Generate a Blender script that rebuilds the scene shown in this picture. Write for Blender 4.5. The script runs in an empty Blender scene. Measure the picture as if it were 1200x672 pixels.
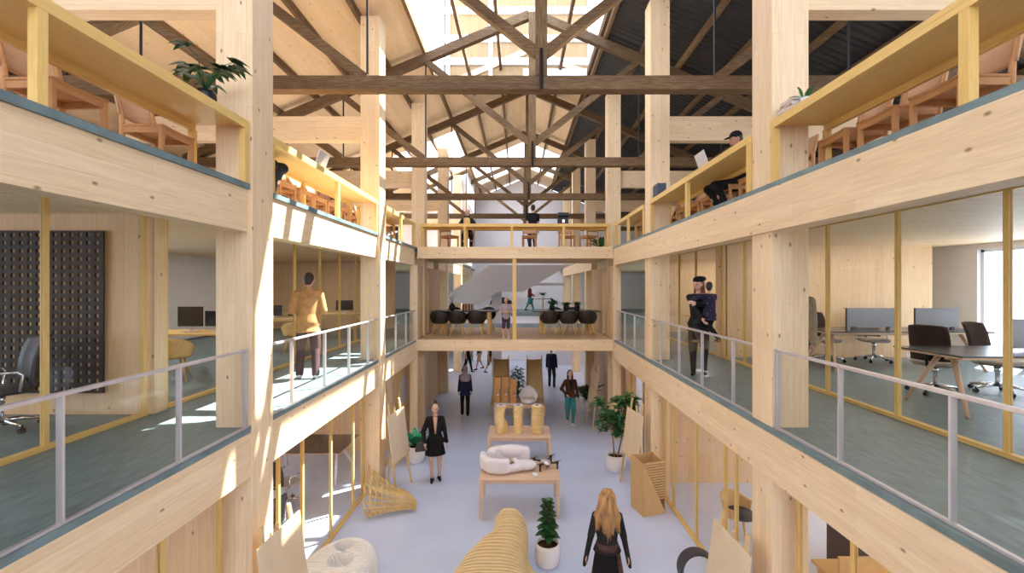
import bpy, bmesh, math, random
from mathutils import Vector, Matrix, Quaternion
random.seed(7)
PI = math.pi
S = bpy.context.scene
COL = S.collection
G, U, H = -2.9, 2.72, 1.58          # ground floor, upper floor (gallery floor is 0), eye height

# ------------------------------------------------------------------ camera, sky, sun, exposure
cam = bpy.data.cameras.new('camera'); camo = bpy.data.objects.new('camera', cam); COL.objects.link(camo)
camo.location = (0, 0, H); camo.rotation_euler = (PI/2, 0, 0)
cam.sensor_width = 36; cam.lens = 36*510/1200; cam.shift_x = -7.4/1200; cam.shift_y = -0.0005
cam.clip_start = .05; cam.clip_end = 300
S.camera = camo
w = bpy.data.worlds.new('sky'); S.world = w; w.use_nodes = True
bg = w.node_tree.nodes['Background']
bg.inputs[0].default_value = (.74, .83, 1.0, 1); bg.inputs[1].default_value = 5.2
sun = bpy.data.lights.new('sun', 'SUN'); suno = bpy.data.objects.new('sun', sun); COL.objects.link(suno)
sun.energy = 34; sun.angle = math.radians(.6); sun.color = (1, .95, .86)
suno.rotation_euler = Vector((-.50, -.35, -1)).to_track_quat('-Z', 'Y').to_euler()
suno.location = (8, 8, 20)
S.view_settings.view_transform = 'Standard'; S.view_settings.look = 'None'
S.view_settings.gamma = 1; S.view_settings.use_curve_mapping = False
S.view_settings.exposure = 0.16
S.cycles.max_bounces = 12; S.cycles.diffuse_bounces = 8; S.cycles.transparent_max_bounces = 24
S.cycles.sample_clamp_indirect = 6
S.cycles.caustics_reflective = False; S.cycles.caustics_refractive = False
def fill_light(name, x, y, z, sx, sy, watts):     # added area lamps without fittings, to brighten the interior
    l = bpy.data.lights.new(name, 'AREA'); l.shape = 'RECTANGLE'; l.size = sx; l.size_y = sy; l.energy = watts
    l.color = (1, .93, .82)
    o = bpy.data.objects.new(name, l); COL.objects.link(o); o.location = (x, y, z); return o
for yy in (2.2, 7.4, 13, 20):
    for xx in (-6.6, 6.6):
        fill_light('office_fill', xx, yy, 2.455, 2.6, 3.2, 42)  # added fill under the office ceilings
        fill_light('workshop_fill', xx, yy, -.285, 2.6, 3.2, 26)  # added fill under the workshop ceilings

for i, yy in enumerate((7.1, 11.55, 16.0, 20.45, 24.9)):                 # added lamps without fittings, aimed up to brighten the roof
    for xx in (-5.2, -1.6, 2.0, 5.6):
        o = fill_light('roof_fill', xx, yy, 4.99, 2.0, .12, 22 if xx < 3 else 4); o.rotation_euler = (PI, 0, 0)
# ------------------------------------------------------------------ materials
def mat(name, col, rough=.5, metal=0, spec=.5, noise=None, emit=None):
    m = bpy.data.materials.new(name); m.use_nodes = True
    nt = m.node_tree; b = nt.nodes['Principled BSDF']
    b.inputs['Base Color'].default_value = (*col, 1); b.inputs['Roughness'].default_value = rough
    b.inputs['Metallic'].default_value = metal; b.inputs['Specular IOR Level'].default_value = spec
    if noise:                                         # (scale, amount, stretch vector)
        sc, am, st = noise
        tc = nt.nodes.new('ShaderNodeTexCoord'); mp = nt.nodes.new('ShaderNodeMapping'); mp.inputs['Scale'].default_value = st
        n = nt.nodes.new('ShaderNodeTexNoise'); n.inputs['Scale'].default_value = sc; n.inputs['Detail'].default_value = 5
        r = nt.nodes.new('ShaderNodeValToRGB')
        r.color_ramp.elements[0].position = .32; r.color_ramp.elements[1].position = .68
        r.color_ramp.elements[0].color = (*[c*(1-am) for c in col], 1); r.color_ramp.elements[1].color = (*[min(1, c*(1+am)) for c in col], 1)
        nt.links.new(tc.outputs['Object'], mp.inputs[0]); nt.links.new(mp.outputs[0], n.inputs['Vector'])
        nt.links.new(n.outputs['Fac'], r.inputs[0]); nt.links.new(r.outputs[0], b.inputs['Base Color'])
    return m

def wood(name, axis, c1, c2, lam=.13, length=2.2, knots=.5, grain=.075, gs=9, rough=.55, knotcol=(.20, .085, .03), spec=.3):
    m = bpy.data.materials.new(name); m.use_nodes = True
    nt = m.node_tree; N = nt.nodes.new; L = nt.links.new; b = nt.nodes['Principled BSDF']
    b.inputs['Roughness'].default_value = rough; b.inputs['Specular IOR Level'].default_value = spec
    tc = N('ShaderNodeTexCoord'); sp = N('ShaderNodeSeparateXYZ'); L(tc.outputs['Object'], sp.inputs[0])
    o = [sp.outputs[i] for i in range(3)]; k = 'XYZ'.index(axis); others = [i for i in range(3) if i != k]
    ad = N('ShaderNodeMath'); ad.operation = 'ADD'; L(o[others[0]], ad.inputs[0]); L(o[others[1]], ad.inputs[1])
    cb = N('ShaderNodeCombineXYZ'); L(o[k], cb.inputs[0]); L(ad.outputs[0], cb.inputs[1])
    br = N('ShaderNodeTexBrick'); br.offset = .37; br.offset_frequency = 2
    br.inputs['Color1'].default_value = (*c1, 1); br.inputs['Color2'].default_value = (*c2, 1)
    br.inputs['Mortar'].default_value = (*[c*.84 for c in c2], 1)
    br.inputs['Scale'].default_value = 1; br.inputs['Mortar Size'].default_value = .0018; br.inputs['Bias'].default_value = -.1
    br.inputs['Brick Width'].default_value = length; br.inputs['Row Height'].default_value = lam
    L(cb.outputs[0], br.inputs['Vector'])
    mp = N('ShaderNodeMapping'); mp.inputs['Scale'].default_value = (.9, 11, 1); L(cb.outputs[0], mp.inputs[0])
    n = N('ShaderNodeTexNoise'); n.inputs['Scale'].default_value = gs*.35; n.inputs['Detail'].default_value = 6; n.inputs['Distortion'].default_value = .6
    L(mp.outputs[0], n.inputs['Vector'])
    r = N('ShaderNodeValToRGB'); r.color_ramp.elements[0].position = .3; r.color_ramp.elements[1].position = .7
    r.color_ramp.elements[0].color = (1-grain*1.6, 1-grain*2.1, 1-grain*2.6, 1); r.color_ramp.elements[1].color = (1, 1, 1, 1)
    L(n.outputs['Fac'], r.inputs[0])
    mx = N('ShaderNodeMix'); mx.data_type = 'RGBA'; mx.blend_type = 'MULTIPLY'; mx.inputs['Factor'].default_value = 1
    L(br.outputs['Color'], mx.inputs['A']); L(r.outputs[0], mx.inputs['B'])
    out = mx.outputs['Result']
    if knots:
        mk = N('ShaderNodeMapping'); mk.inputs['Scale'].default_value = (2.0, 3.6, 1); L(cb.outputs[0], mk.inputs[0])
        v = N('ShaderNodeTexVoronoi'); v.voronoi_dimensions = '2D'; v.inputs['Scale'].default_value = 1; L(mk.outputs[0], v.inputs['Vector'])
        rk = N('ShaderNodeValToRGB'); rk.color_ramp.elements[0].position = .022; rk.color_ramp.elements[1].position = .062
        rk.color_ramp.elements[0].color = (1, 1, 1, 1); rk.color_ramp.elements[1].color = (0, 0, 0, 1)
        L(v.outputs['Distance'], rk.inputs[0])
        sc = N('ShaderNodeSeparateColor'); L(v.outputs['Color'], sc.inputs[0])
        lt = N('ShaderNodeMath'); lt.operation = 'LESS_THAN'; lt.inputs[1].default_value = knots; L(sc.outputs[0], lt.inputs[0])
        mu = N('ShaderNodeMath'); mu.operation = 'MULTIPLY'; L(rk.outputs[0], mu.inputs[0]); L(lt.outputs[0], mu.inputs[1])
        m2 = N('ShaderNodeMath'); m2.operation = 'MULTIPLY'; m2.inputs[1].default_value = .8; L(mu.outputs[0], m2.inputs[0])
        mz = N('ShaderNodeMix'); mz.data_type = 'RGBA'; L(m2.outputs[0], mz.inputs['Factor']); L(out, mz.inputs['A'])
        mz.inputs['B'].default_value = (*knotcol, 1); out = mz.outputs['Result']
    L(out, b.inputs['Base Color'])
    return m

def glassmat(name, tint=(1, 1, 1), refl=.8, ior=1.16):
    m = bpy.data.materials.new(name); m.use_nodes = True; nt = m.node_tree; nt.nodes.clear(); N = nt.nodes.new; L = nt.links.new
    o = N('ShaderNodeOutputMaterial'); mx = N('ShaderNodeMixShader'); t = N('ShaderNodeBsdfTransparent'); g = N('ShaderNodeBsdfGlossy')
    f = N('ShaderNodeFresnel'); f.inputs['IOR'].default_value = ior
    ge = N('ShaderNodeNewGeometry'); io = N('ShaderNodeMix'); L(ge.outputs['Backfacing'], io.inputs['Factor'])
    io.inputs['A'].default_value = ior; io.inputs['B'].default_value = 1/ior; L(io.outputs['Result'], f.inputs['IOR'])
    t.inputs[0].default_value = (*tint, 1); g.inputs['Roughness'].default_value = .02; g.inputs[0].default_value = (refl, refl, refl, 1)
    L(f.outputs[0], mx.inputs[0]); L(t.outputs[0], mx.inputs[1]); L(g.outputs[0], mx.inputs[2]); L(mx.outputs[0], o.inputs[0])
    return m

P1, P2 = (.84, .655, .425), (.78, .585, .36)
M = {}
for a in 'XYZ':
    M['spruce'+a] = wood('spruce_'+a, a, P1, P2)
    M['truss'+a] = wood('old_timber_'+a, a, (.22, .148, .082), (.14, .090, .050), lam=.5, length=9, knots=0, grain=.30, gs=14, rough=.75)
    M['gold'+a] = wood('golden_pine_'+a, a, (.80, .55, .19), (.75, .50, .165), lam=.4, length=5, knots=0, grain=.07, gs=16, rough=.45)
M['clt'] = wood('clt_board', 'Z', (.76, .55, .33), (.70, .49, .285), lam=.17, length=4, knots=.4)
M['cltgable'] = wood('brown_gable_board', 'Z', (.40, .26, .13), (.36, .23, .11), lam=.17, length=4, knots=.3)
M['cltY'] = wood('clt_roof_board', 'Y', (.74, .56, .36), (.68, .50, .31), lam=.2, length=4, knots=.35)
M['deck'] = wood('timber_floor', 'X', (.66, .45, .27), (.60, .40, .23), lam=.14, length=2, knots=.2)
M['oak'] = wood('oak', 'X', (.56, .29, .12), (.50, .25, .10), lam=.4, length=3, knots=0, grain=.10, gs=12)
M['oakback'] = wood('oak_veneer', 'X', (.55, .33, .19), (.52, .31, .17), lam=.6, length=3, knots=0, grain=.08, gs=12)
M['tablewood'] = wood('ash_table', 'X', (.72, .52, .37), (.68, .48, .33), lam=.3, length=3, knots=0, grain=.08)
M['bouncedeck'] = mat('pale_bounce_floor', (.80, .77, .74), .6, 0, .2, (3, .03, (1, 1, 1)))  # pale so the unseen upper floor bounces light upwards
M['lino'] = mat('blue_grey_linoleum', (.145, .205, .215), .42, 0, .5, (7, .22, (3, .6, 1)))
M['concrete'] = mat('lilac_concrete', (.55, .62, .81), .30, 0, .45, (1.3, .05, (1, 1, 1)))
M['white'] = mat('white_plaster', (.78, .77, .80), .7, 0, .2, (5, .02, (1, 1, 1)))
M['stairgrey'] = mat('grey_plaster', (.52, .50, .52), .7, 0, .2, (4, .03, (1, 1, 1)))
M['corr'] = mat('corrugated_dark_sheet', (.022, .019, .018), .5, .1, .4, (3, .2, (1, 1, 1)))
M['frame'] = mat('white_window_frame', (.82, .83, .88), .4)
M['steel'] = mat('brushed_steel', (.66, .62, .64), .34, .55, .5, (20, .06, (1, 1, .1)))
M['chrome'] = mat('chrome', (.8, .8, .82), .15, 1)
M['black'] = mat('black_metal', (.010, .010, .011), .4, .2)
M['rubber'] = mat('black_rubber', (.014, .014, .016), .6)
M['glass'] = glassmat('clear_glass')
M['roofglass'] = glassmat('roof_glass', (.97, .99, 1), .5, 1.02)
M['greyglass'] = mat('smoked_screen', (.16, .16, .165), .35)
M['soil'] = mat('potting_soil', (.07, .035, .018), .95, 0, .1, (60, .5, (1, 1, 1)))
M['potwhite'] = mat('white_ceramic', (.80, .76, .76), .4)
M['print'] = mat('matt_white_print', (.72, .68, .70), .6, 0, .25)

# ------------------------------------------------------------------ mesh helpers
class MB:
    def __init__(s): s.b = bmesh.new()
    def box(s, x0, x1, y0, y1, z0, z1):
        v = [s.b.verts.new((x, y, z)) for z in (z0, z1) for y in (y0, y1) for x in (x0, x1)]
        for f in ((0, 2, 3, 1), (4, 5, 7, 6), (0, 1, 5, 4), (2, 6, 7, 3), (0, 4, 6, 2), (1, 3, 7, 5)): s.b.faces.new([v[i] for i in f])
        return s
    def bar(s, p, q, w, h, up=(0, 0, 1)):
        p, q = Vector(p), Vector(q); d = (q-p).normalized(); u = Vector(up)
        if abs(d.dot(u)) > .98: u = Vector((0, 1, 0))
        r = d.cross(u).normalized(); u = r.cross(d)
        v = [s.b.verts.new(c + r*a*w/2 + u*b*h/2) for c in (p, q) for a, b in ((-1, -1), (1, -1), (1, 1), (-1, 1))]
        for f in ((0, 1, 2, 3), (7, 6, 5, 4), (0, 4, 5, 1), (1, 5, 6, 2), (2, 6, 7, 3), (3, 7, 4, 0)): s.b.faces.new([v[i] for i in f])
        return s
    def rings(s, rs, cap=True, closed=False):
        R = [[s.b.verts.new(p) for p in r] for r in rs]; n = len(R[0])
        for a, b in list(zip(R, R[1:])) + ([(R[-1], R[0])] if closed else []):
            for i in range(n): s.b.faces.new((a[i], a[(i+1) % n], b[(i+1) % n], b[i]))
        if cap and not closed:
            s.b.faces.new(R[0][::-1]); s.b.faces.new(R[-1])
        return s
    def tube(s, pts, rad, n=10, ex=None, cap=True):
        pts = [Vector(p) for p in pts]; rad = rad if isinstance(rad, (list, tuple)) else [rad]*len(pts)
        rs = []; u = None
        for i, p in enumerate(pts):
            d = (pts[min(i+1, len(pts)-1)] - pts[max(i-1, 0)]).normalized()
            if u is None:
                u = Vector(ex) if ex else (Vector((1, 0, 0)) if abs(d.x) < .9 else Vector((0, 1, 0)))
            u = (u - d*u.dot(d)).normalized(); v = d.cross(u)
            r = rad[i]; ra, rb = r if isinstance(r, tuple) else (r, r)
            rs.append([p + u*ra*math.cos(2*PI*k/n) + v*rb*math.sin(2*PI*k/n) for k in range(n)])
        return s.rings(rs, cap)
    def capsule(s, p, q, r0, r1, n=12):
        p, q = Vector(p), Vector(q); d = q-p
        d = d.normalized() if d.length > 1e-6 else Vector((0, 0, 1))
        pts, rr = [], []
        for k in range(4): a = PI/2*(k+.35)/4.0; pts.append(p - d*r0*math.cos(a)); rr.append(r0*math.sin(a))
        pts.append(p); rr.append(r0); pts.append(q); rr.append(r1)
        for k in range(3, -1, -1): a = PI/2*(k+.35)/4.0; pts.append(q + d*r1*math.cos(a)); rr.append(r1*math.sin(a))
        return s.tube(pts, rr, n)
    def lathe(s, prof, c=(0, 0, 0), n=28, cap=True):
        c = Vector(c)
        return s.rings([[c + Vector((r*math.cos(2*PI*k/n), r*math.sin(2*PI*k/n), z)) for k in range(n)] for r, z in prof], cap)
    def ell(s, c, r, n=14, m=9, rot=None):
        c = Vector(c); rs = []
        for i in range(1, m):
            a = PI*i/m; rs.append([Vector((r[0]*math.sin(a)*math.cos(2*PI*k/n), r[1]*math.sin(a)*math.sin(2*PI*k/n), -r[2]*math.cos(a))) for k in range(n)])
        if rot is not None: rs = [[rot @ p for p in q] for q in rs]
        return s.rings([[c+p for p in q] for q in rs])
    def prism(s, poly, axis, a, b):                    # poly in the two other axes (order x,y,z), extruded a..b along axis
        def P(p, t): return {'X': (t, p[0], p[1]), 'Y': (p[0], t, p[1]), 'Z': (p[0], p[1], t)}[axis]
        return s.rings([[P(p, a) for p in poly], [P(p, b) for p in poly]])
    def sheet(s, grid, th=0):
        V = [[s.b.verts.new(p) for p in r] for r in grid]
        for a, b in zip(V, V[1:]):
            for i in range(len(a)-1): s.b.faces.new((a[i], a[i+1], b[i+1], b[i]))
        return s
    def build(s, name, m, parent=None, smooth=False, bevel=0, solid=0, sub=0, wire=0):
        bmesh.ops.recalc_face_normals(s.b, faces=s.b.faces)
        me = bpy.data.meshes.new(name); s.b.to_mesh(me); s.b.free()
        if smooth: me.polygons.foreach_set('use_smooth', [True]*len(me.polygons))
        o = bpy.data.objects.new(name, me); COL.objects.link(o)
        me.materials.append(M[m] if isinstance(m, str) else m)
        if parent: o.parent = parent
        if wire: x = o.modifiers.new('w', 'WIREFRAME'); x.thickness = wire; x.use_even_offset = False
        if solid: x = o.modifiers.new('s', 'SOLIDIFY'); x.thickness = solid; x.offset = 0
        if bevel: x = o.modifiers.new('b', 'BEVEL'); x.width = bevel; x.segments = 2; x.limit_method = 'ANGLE'
        if sub: x = o.modifiers.new('u', 'SUBSURF'); x.levels = sub; x.render_levels = sub
        return o

def tag(o, label, cat, group=None, kind=None):
    o['label'] = label; o['category'] = cat
    if group: o['group'] = group
    if kind: o['kind'] = kind
    return o
def thing(name, label, cat, loc=(0, 0, 0), rz=0, group=None, kind=None):
    o = bpy.data.objects.new(name, None); COL.objects.link(o); o.empty_display_size = .2
    o.location = loc; o.rotation_euler = (0, 0, rz)
    return tag(o, label, cat, group, kind)
KIDS = {}
def dup(root, loc, rz, label, group=None):
    def cp(o, par):
        c = o.copy(); COL.objects.link(c)
        if par: c.parent = par
        for ch in list(o.children): cp(ch, c)
        return c
    r = cp(root, None); r.location = loc; r.rotation_euler = (0, 0, rz); r['label'] = label
    if group: r['group'] = group
    return r
def struct(name, mb, m, **k):
    o = mb.build(name, m, **k); o['kind'] = 'structure'; return o
ORD = ['first', 'second', 'third', 'fourth', 'fifth', 'sixth', 'seventh', 'eighth', 'ninth', 'tenth', 'eleventh', 'twelfth', 'thirteenth', 'fourteenth']
SIDE = {-1: 'pale-roof side', 1: 'dark-roof side'}
XL, XR = -2.966, 2.829                               # atrium faces of the two rows of posts
OUT = 9.7                                            # outer walls
YE = 30.0                                            # end wall
COLY = [5.06+4.45*k for k in range(6)]
def roof_z(x): return 9.1 - .42*abs(x-.37)
# ------------------------------------------------------------------ the shell
struct('floor', MB().box(-OUT, OUT, -3, YE, G-.2, G), 'concrete')
for sd, nm in ((-1, 'left'), (1, 'right')):
    ed = -2.985 if sd < 0 else 2.795
    x0, x1 = sorted((ed, sd*OUT))
    struct('floor_gallery_'+nm, MB().box(x0, x1, -3, YE, -.056, 0), 'lino')
    e2 = -3.03 if sd < 0 else 2.83
    u0, u1 = sorted((-2.99 if sd < 0 else 2.79, sd*OUT))
    struct('floor_upper_'+nm, MB().box(u0, u1, -3, YE, 2.66, U), 'lino')
    struct('floor_upper_deck_'+nm, MB().box(*sorted((sd*3.06, sd*9.68)), -3, YE-.01, U-.001, U+.0015), 'bouncedeck')  # unseen pale sheet added over the lino to bounce light to the roof
    i0, i1 = sorted((-3.225 if sd < 0 else 3.02, sd*OUT))
    struct('ceiling_ground_'+nm, MB().box(i0, i1, -3, YE, -.27, -.057), 'spruceX')
    struct('ceiling_gallery_'+nm, MB().box(i0, i1, -3, YE, 2.47, 2.659), 'spruceX')
struct('wall_end', MB().box(-OUT, OUT, YE, YE+.2, G, 4.6), 'white')
mb = MB(); mb.prism([(-OUT, 4.6), (OUT, 4.6), (OUT, 5.1), (.37, 9.0), (-OUT, 4.75)], 'Y', YE, YE+.2)
struct('wall_end_gable', mb, 'white')
struct('wall_front', MB().box(-OUT, OUT, -3.2, -3, G, 2.5).box(-OUT, -3.4, -3.2, -3, 2.5, 4.8).box(3.4, OUT, -3.2, -3, 2.5, 4.8), 'clt')  # unseen end wall, put in to cut light from behind the camera
# outer walls: a parapet, window strips with piers, a head
def outer(sd, nm):
    X0, X1 = sorted((sd*OUT, sd*(OUT+.25)))
    mb = MB()
    holes = []
    for lv in (G, 0):
        if sd > 0: ys = [(-2.6, 1.2), (1.6, 5.6), (6.7, 9.2), (11.9, 14.6), (15, 19), (20, 24)]
        else: ys = [(-2.6, 1.2), (1.6, 5.0), (6.6, 9.6), (16.4, 19.6), (20.6, 24)]  # left windows out of view, added to bring daylight into the rooms
        y = -3
        top = -.27 if lv == G else 2.47
        for a, b in ys:
            mb.box(X0, X1, y, a, lv, top); mb.box(X0, X1, a, b, lv, lv+.35); mb.box(X0, X1, a, b, top-.12, top); y = b
            holes.append((a, b, lv+.35, top-.12))
        mb.box(X0, X1, y, YE, lv, top); mb.box(X0, X1, -3, YE, top, top+.30)
    struct('wall_'+nm, mb, 'white')
    zt = roof_z(sd*OUT)-.01
    struct('wall_upper_'+nm, MB().box(X0, X1, 7.6, YE, 2.77, zt).box(X0, X1, -3, 7.6, 2.77, 2.95).box(X0, X1, -3, -2.8, 2.95, zt).box(X0, X1, 2.2, 2.5, 2.95, zt), 'clt')
    holes += [(-2.8, 2.2, 2.95, zt), (2.5, 7.6, 2.95, zt)]  # unseen upper openings added to throw daylight on the roof underside
    for i, (a, b, z0, z1) in enumerate(holes):
        f = MB(); xm = (X0+X1)/2
        for yy in [a+.03, b-.03] + [a+(b-a)*k/3 for k in (1, 2)]: f.box(xm-.04, xm+.04, yy-.03, yy+.03, z0, z1)
        for zz in (z0+.03, z1-.03): f.box(xm-.04, xm+.04, a, b, zz-.03, zz+.03)
        o = struct('window_%d' % (i+1 + (20 if sd > 0 else 0)), f, 'frame')
        MB().box(xm-.006, xm+.006, a, b, z0, z1).build('pane', 'glass', o)
outer(-1, 'left'); outer(1, 'right')
# roof: pale boards left and beyond the rooflight, dark corrugated sheet right
def slab(xa, xb, ya, yb, th=.2):
    pts = [xa] + ([.37] if xa < .37 < xb else []) + [xb]
    poly = [(x, roof_z(x)) for x in pts] + [(x, roof_z(x)+th) for x in reversed(pts)]
    return MB().prism(poly, 'Y', ya, yb)
struct('ceiling_roof_left', slab(-OUT-.3, -2.52, -3, 17.6), 'cltY')
struct('ceiling_roof_left_eave', slab(-OUT-.3, -5.4, 17.6, 23.1), 'cltY')
struct('ceiling_roof_left_far', slab(-OUT-.3, -2.52, 23.1, YE+.3), 'cltY')
struct('ceiling_roof_ridge_near', slab(-2.52, 2.23, -3, 7.6), 'cltY')
struct('ceiling_roof_ridge', slab(-2.52, 2.23, 14.0, 22.6), 'cltY')
struct('ceiling_roof_ridge_far', slab(-2.52, 2.23, 27.4, YE+.3), 'cltY')
mb = MB(); rows = []
y = -3.0; k = 0
xa, xb = 2.23, OUT+.3
while y < YE+.3:
    for dy, dz in ((0, 0), (.05, .05), (.085, .05), (.135, 0)):
        rows.append([(xa, y+dy, roof_z(xa)+dz), (xb, y+dy, roof_z(xb)+dz)])
    y += .17
mb.sheet(rows)
struct('ceiling_roof_right', mb, 'corr', solid=.012)
struct('trim_1', MB().box(-2.72, -2.50, 7.6, 14.0, roof_z(-2.6)+.02, roof_z(-2.6)+.55), 'frame')     # white upstand along the rooflight
struct('trim_2', MB().bar((2.23, -3, roof_z(2.23)+.1), (2.23, YE, roof_z(2.23)+.1), .06, .22), 'trussY')
o = struct('window_90', MB().prism([(-2.5, roof_z(-2.5)+.30), (2.2, roof_z(2.2)+.30), (2.2, roof_z(2.2)+.315), (.37, 9.43), (-2.5, roof_z(-2.5)+.315)], 'Y', 7.6, 13.9), 'roofglass')
# gable standing above the rooflight: boards framed with white glazing bars
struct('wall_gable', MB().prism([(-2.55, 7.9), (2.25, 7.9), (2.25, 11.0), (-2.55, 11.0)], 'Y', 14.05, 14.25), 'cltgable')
gx = lambda px: (px-607.4)*14/510
gz = lambda py: H+(335.4-py)*14/510
mb = MB()
for py, a, b in ((12, 484, 700), (45, 500, 696), (72, 510, 690), (85, 613, 690)):
    mb.box(max(gx(a), -2.9), gx(b), 13.98, 14.05, gz(py)-.11, gz(py)+.11)
for px, wd in ((488, .05), (516, .11), (525, .06), (575, .06), (694, .09)):
    mb.box(gx(px)-wd, gx(px)+wd, 13.97, 14.045, 8.2, 11.0)
struct('trim_3', mb, 'frame')
# tall white core beside the far gallery
struct('wall_core', MB().prism([(-6.4, U), (-2.7, U), (-2.7, roof_z(-2.7)-.2), (-6.4, roof_z(-6.4)-.2)], 'Y', 23.2, 26.5), 'white')
# partition walls across the offices and workshops
struct('wall_office_left', MB().box(-9.69, -4.62, 5.35, 5.50, 0, 2.47), 'clt')
struct('wall_office_left_far', MB().box(-9.69, -4.62, 16.2, 16.35, 0, 2.47), 'clt')
struct('wall_office_right', MB().box(4.62, 9.15, 9.62, 9.77, 0, 2.47), 'clt')
struct('wall_office_right_far', MB().box(4.62, 9.69, 15.0, 15.15, 0, 2.47), 'clt')
struct('wall_workshop_right', MB().box(3.22, 9.69, 9.9, 10.05, G, -.27), 'clt')
struct('wall_workshop_left', MB().box(-9.69, -3.42, 11.8, 11.95, G, -.27), 'clt')
struct('wall_workshop_left_near', MB().box(-9.69, -3.42, 5.12, 5.26, G, -.27), 'clt')
for sd, nm in ((-1, 'left'), (1, 'right')):                       # boarded walls along the hall beneath and past the bridge
    x = -3.36 if sd < 0 else 3.16
    a, b = sorted((x, x+sd*.12))
    mb = MB().box(a, b, 12.1, 19.2, G, -.27)
    struct('wall_hall_'+nm, mb, 'clt')
struct('wall_hall_cross', MB().box(2.1, 4.2, 24.6, 24.8, G, -.3), 'stairgrey')
# ------------------------------------------------------------------ posts and beams
for sd in (-1, 1):
    for i, yc in enumerate(COLY):
        x0, x1 = (XL-.41, XL) if sd < 0 else (XR, XR+.41)
        zt = roof_z(x0 if sd < 0 else x1) - .165
        o = MB().box(x0, x1, yc-.205, yc+.205, G, zt).build('timber_column', 'spruceZ', bevel=.004)
        tag(o, 'pale spruce square column rising full height on the %s, %s from the camera' % (SIDE[sd], ORD[i]), 'column', 'full height columns along the atrium', 'thing')
        xa, xb = (-8.6, XL-.41) if sd < 0 else (XR+.41, 8.9)
        if i < 5:
            o = MB().box(xa, xb, yc-.1, yc+.1, 4.73, 5.25).build('tie_beam', 'spruceX')
            tag(o, 'pale crosswise tie beam from the %s column on the %s to outer wall' % (ORD[i], SIDE[sd]), 'beam', 'tie beams between columns and outer walls', 'thing')
spans = [(-3, COLY[0]-.205), (COLY[0]+.205, COLY[1]-.205), (COLY[1]+.205, 12.69), (16.52, COLY[3]-.205), (COLY[3]+.205, COLY[4]-.205), (COLY[4]+.205, COLY[5]-.205)]
WHERE = ['before the first column', 'between first and second column', 'from second column to the bridge', 'from the bridge to fourth column', 'between fourth and fifth column', 'beyond the fifth column']
for lv, nm, z0, z1, xf in ((0, 'middle gallery', -.556, -.056, -2.985), (1, 'upper gallery', 2.184, 2.66, -3.017)):
    for (a, b), wh in zip(spans, WHERE):
        o = MB().box(xf-.2, xf, a, b, z0, z1).build('edge_beam', 'spruceY', bevel=.003)
        tag(o, 'pale spruce edge beam of the %s, pale-roof side, %s' % (nm, wh), 'beam', 'edge beams of the galleries', 'thing')
    for j, (a, b) in enumerate(((-3, 12.69), (16.52, COLY[5]-.205))):
        mb = MB().box(2.775, XR-.002, a, b, z0, z1)
        for c, d in spans:
            c, d = max(c, a), min(d, b)
            if d > c: mb.box(XR-.003, 3.0, c, d, z0+.001, z1-.001)
        o = mb.build('edge_beam', 'spruceY', bevel=.003)
        tag(o, 'long pale spruce edge beam of the %s, dark-roof side, %s the bridge' % (nm, ('before', 'beyond')[j]), 'beam', 'edge beams of the galleries', 'thing')
# ------------------------------------------------------------------ bridge
for lv, nm in ((0, 'mid'), (2.72, 'upper')):
    z0 = lv-.335 if lv else -.315
    o = tag(MB().box(-2.95, 2.77, 12.7, 12.9, z0, lv+.005).build('bridge_beam', 'spruceX', bevel=.003), 'pale crosswise beam along the front of the %s bridge floor' % ('upper' if lv else 'lower'), 'beam', None, 'thing')
    struct('floor_bridge_'+nm, MB().box(-2.95, 2.77, 12.9, 16.5, lv-.28, lv), 'deck')
for sd in (-1, 1):
    x0, x1 = (-3.17, -2.955) if sd < 0 else (2.78, 3.0)
    o = MB().box(x0, x1, 12.72, 12.94, G, 2.18).build('bridge_post', 'spruceZ', bevel=.003)
    tag(o, 'pale corner post carrying the bridge on the %s' % SIDE[sd], 'post', 'bridge corner posts', 'thing')
    a, b = (-3.15, -2.98) if sd < 0 else (2.80, 2.96)
    mb = MB().box(a, b, 12.96, 13.55, 0, 2.18).box(a, b, 14.5, 16.45, 0, 2.18).box(a, b, 13.97, 14.5, 2.0, 2.18)
    struct('wall_bridge_'+('left' if sd < 0 else 'right'), mb, 'clt')
o = MB().box(-.17, -.06, 12.74, 12.84, .006, 2.38).build('bridge_mullion', 'goldZ', bevel=.003)
tag(o, 'slim golden post in the middle of the lower bridge opening', 'post', None, 'thing')
# ------------------------------------------------------------------ roof trusses
def truss(y, i):
    R = .37
    t = thing('roof_truss', 'dark old timber roof truss with king post and black tie rods, %s from the camera' % ORD[i], 'truss', (R, y, 4.75), 0, 'timber roof trusses')
    zr = lambda u: 8.8-.42*u - 4.75
    MB().box(-9.2-R, 9.2, -.1, .1, 0, .22).build('bottom_chord', 'trussX', t)
    for s in (-1, 1):
        MB().bar((s*.08, 0, zr(.08)), (s*9.2, 0, zr(9.2)), .16, .22).build('rafter', 'trussX', t)
        v = [(.06, .62, 2.8), (2.85, .2, 5.0), (5.05, .2, 6.5), (6.55, .2, 7.7)]
        for u0, z, u1 in v: MB().bar((s*u0, 0, z), (s*u1, 0, zr(u1)-.1), .13, .15).build('strut', 'trussX', t)
        for u in (2.82, 5.0, 6.5, 7.7): MB().tube([(s*u, -.03, .02), (s*u, -.03, zr(u)-.05)], .02, 8).build('tie_rod', 'black', t)
    k = MB().box(-.095, .095, -.12, .1, .22, zr(0)).build('king_post', 'trussZ', t)
    MB().tube([(0, -.16, -.02), (0, -.16, .62)], .028, 8).build('tie_rod', 'black', t)
for i, y in enumerate((7.1, 11.55, 16.0, 20.45, 24.9)): truss(y, i)
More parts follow.
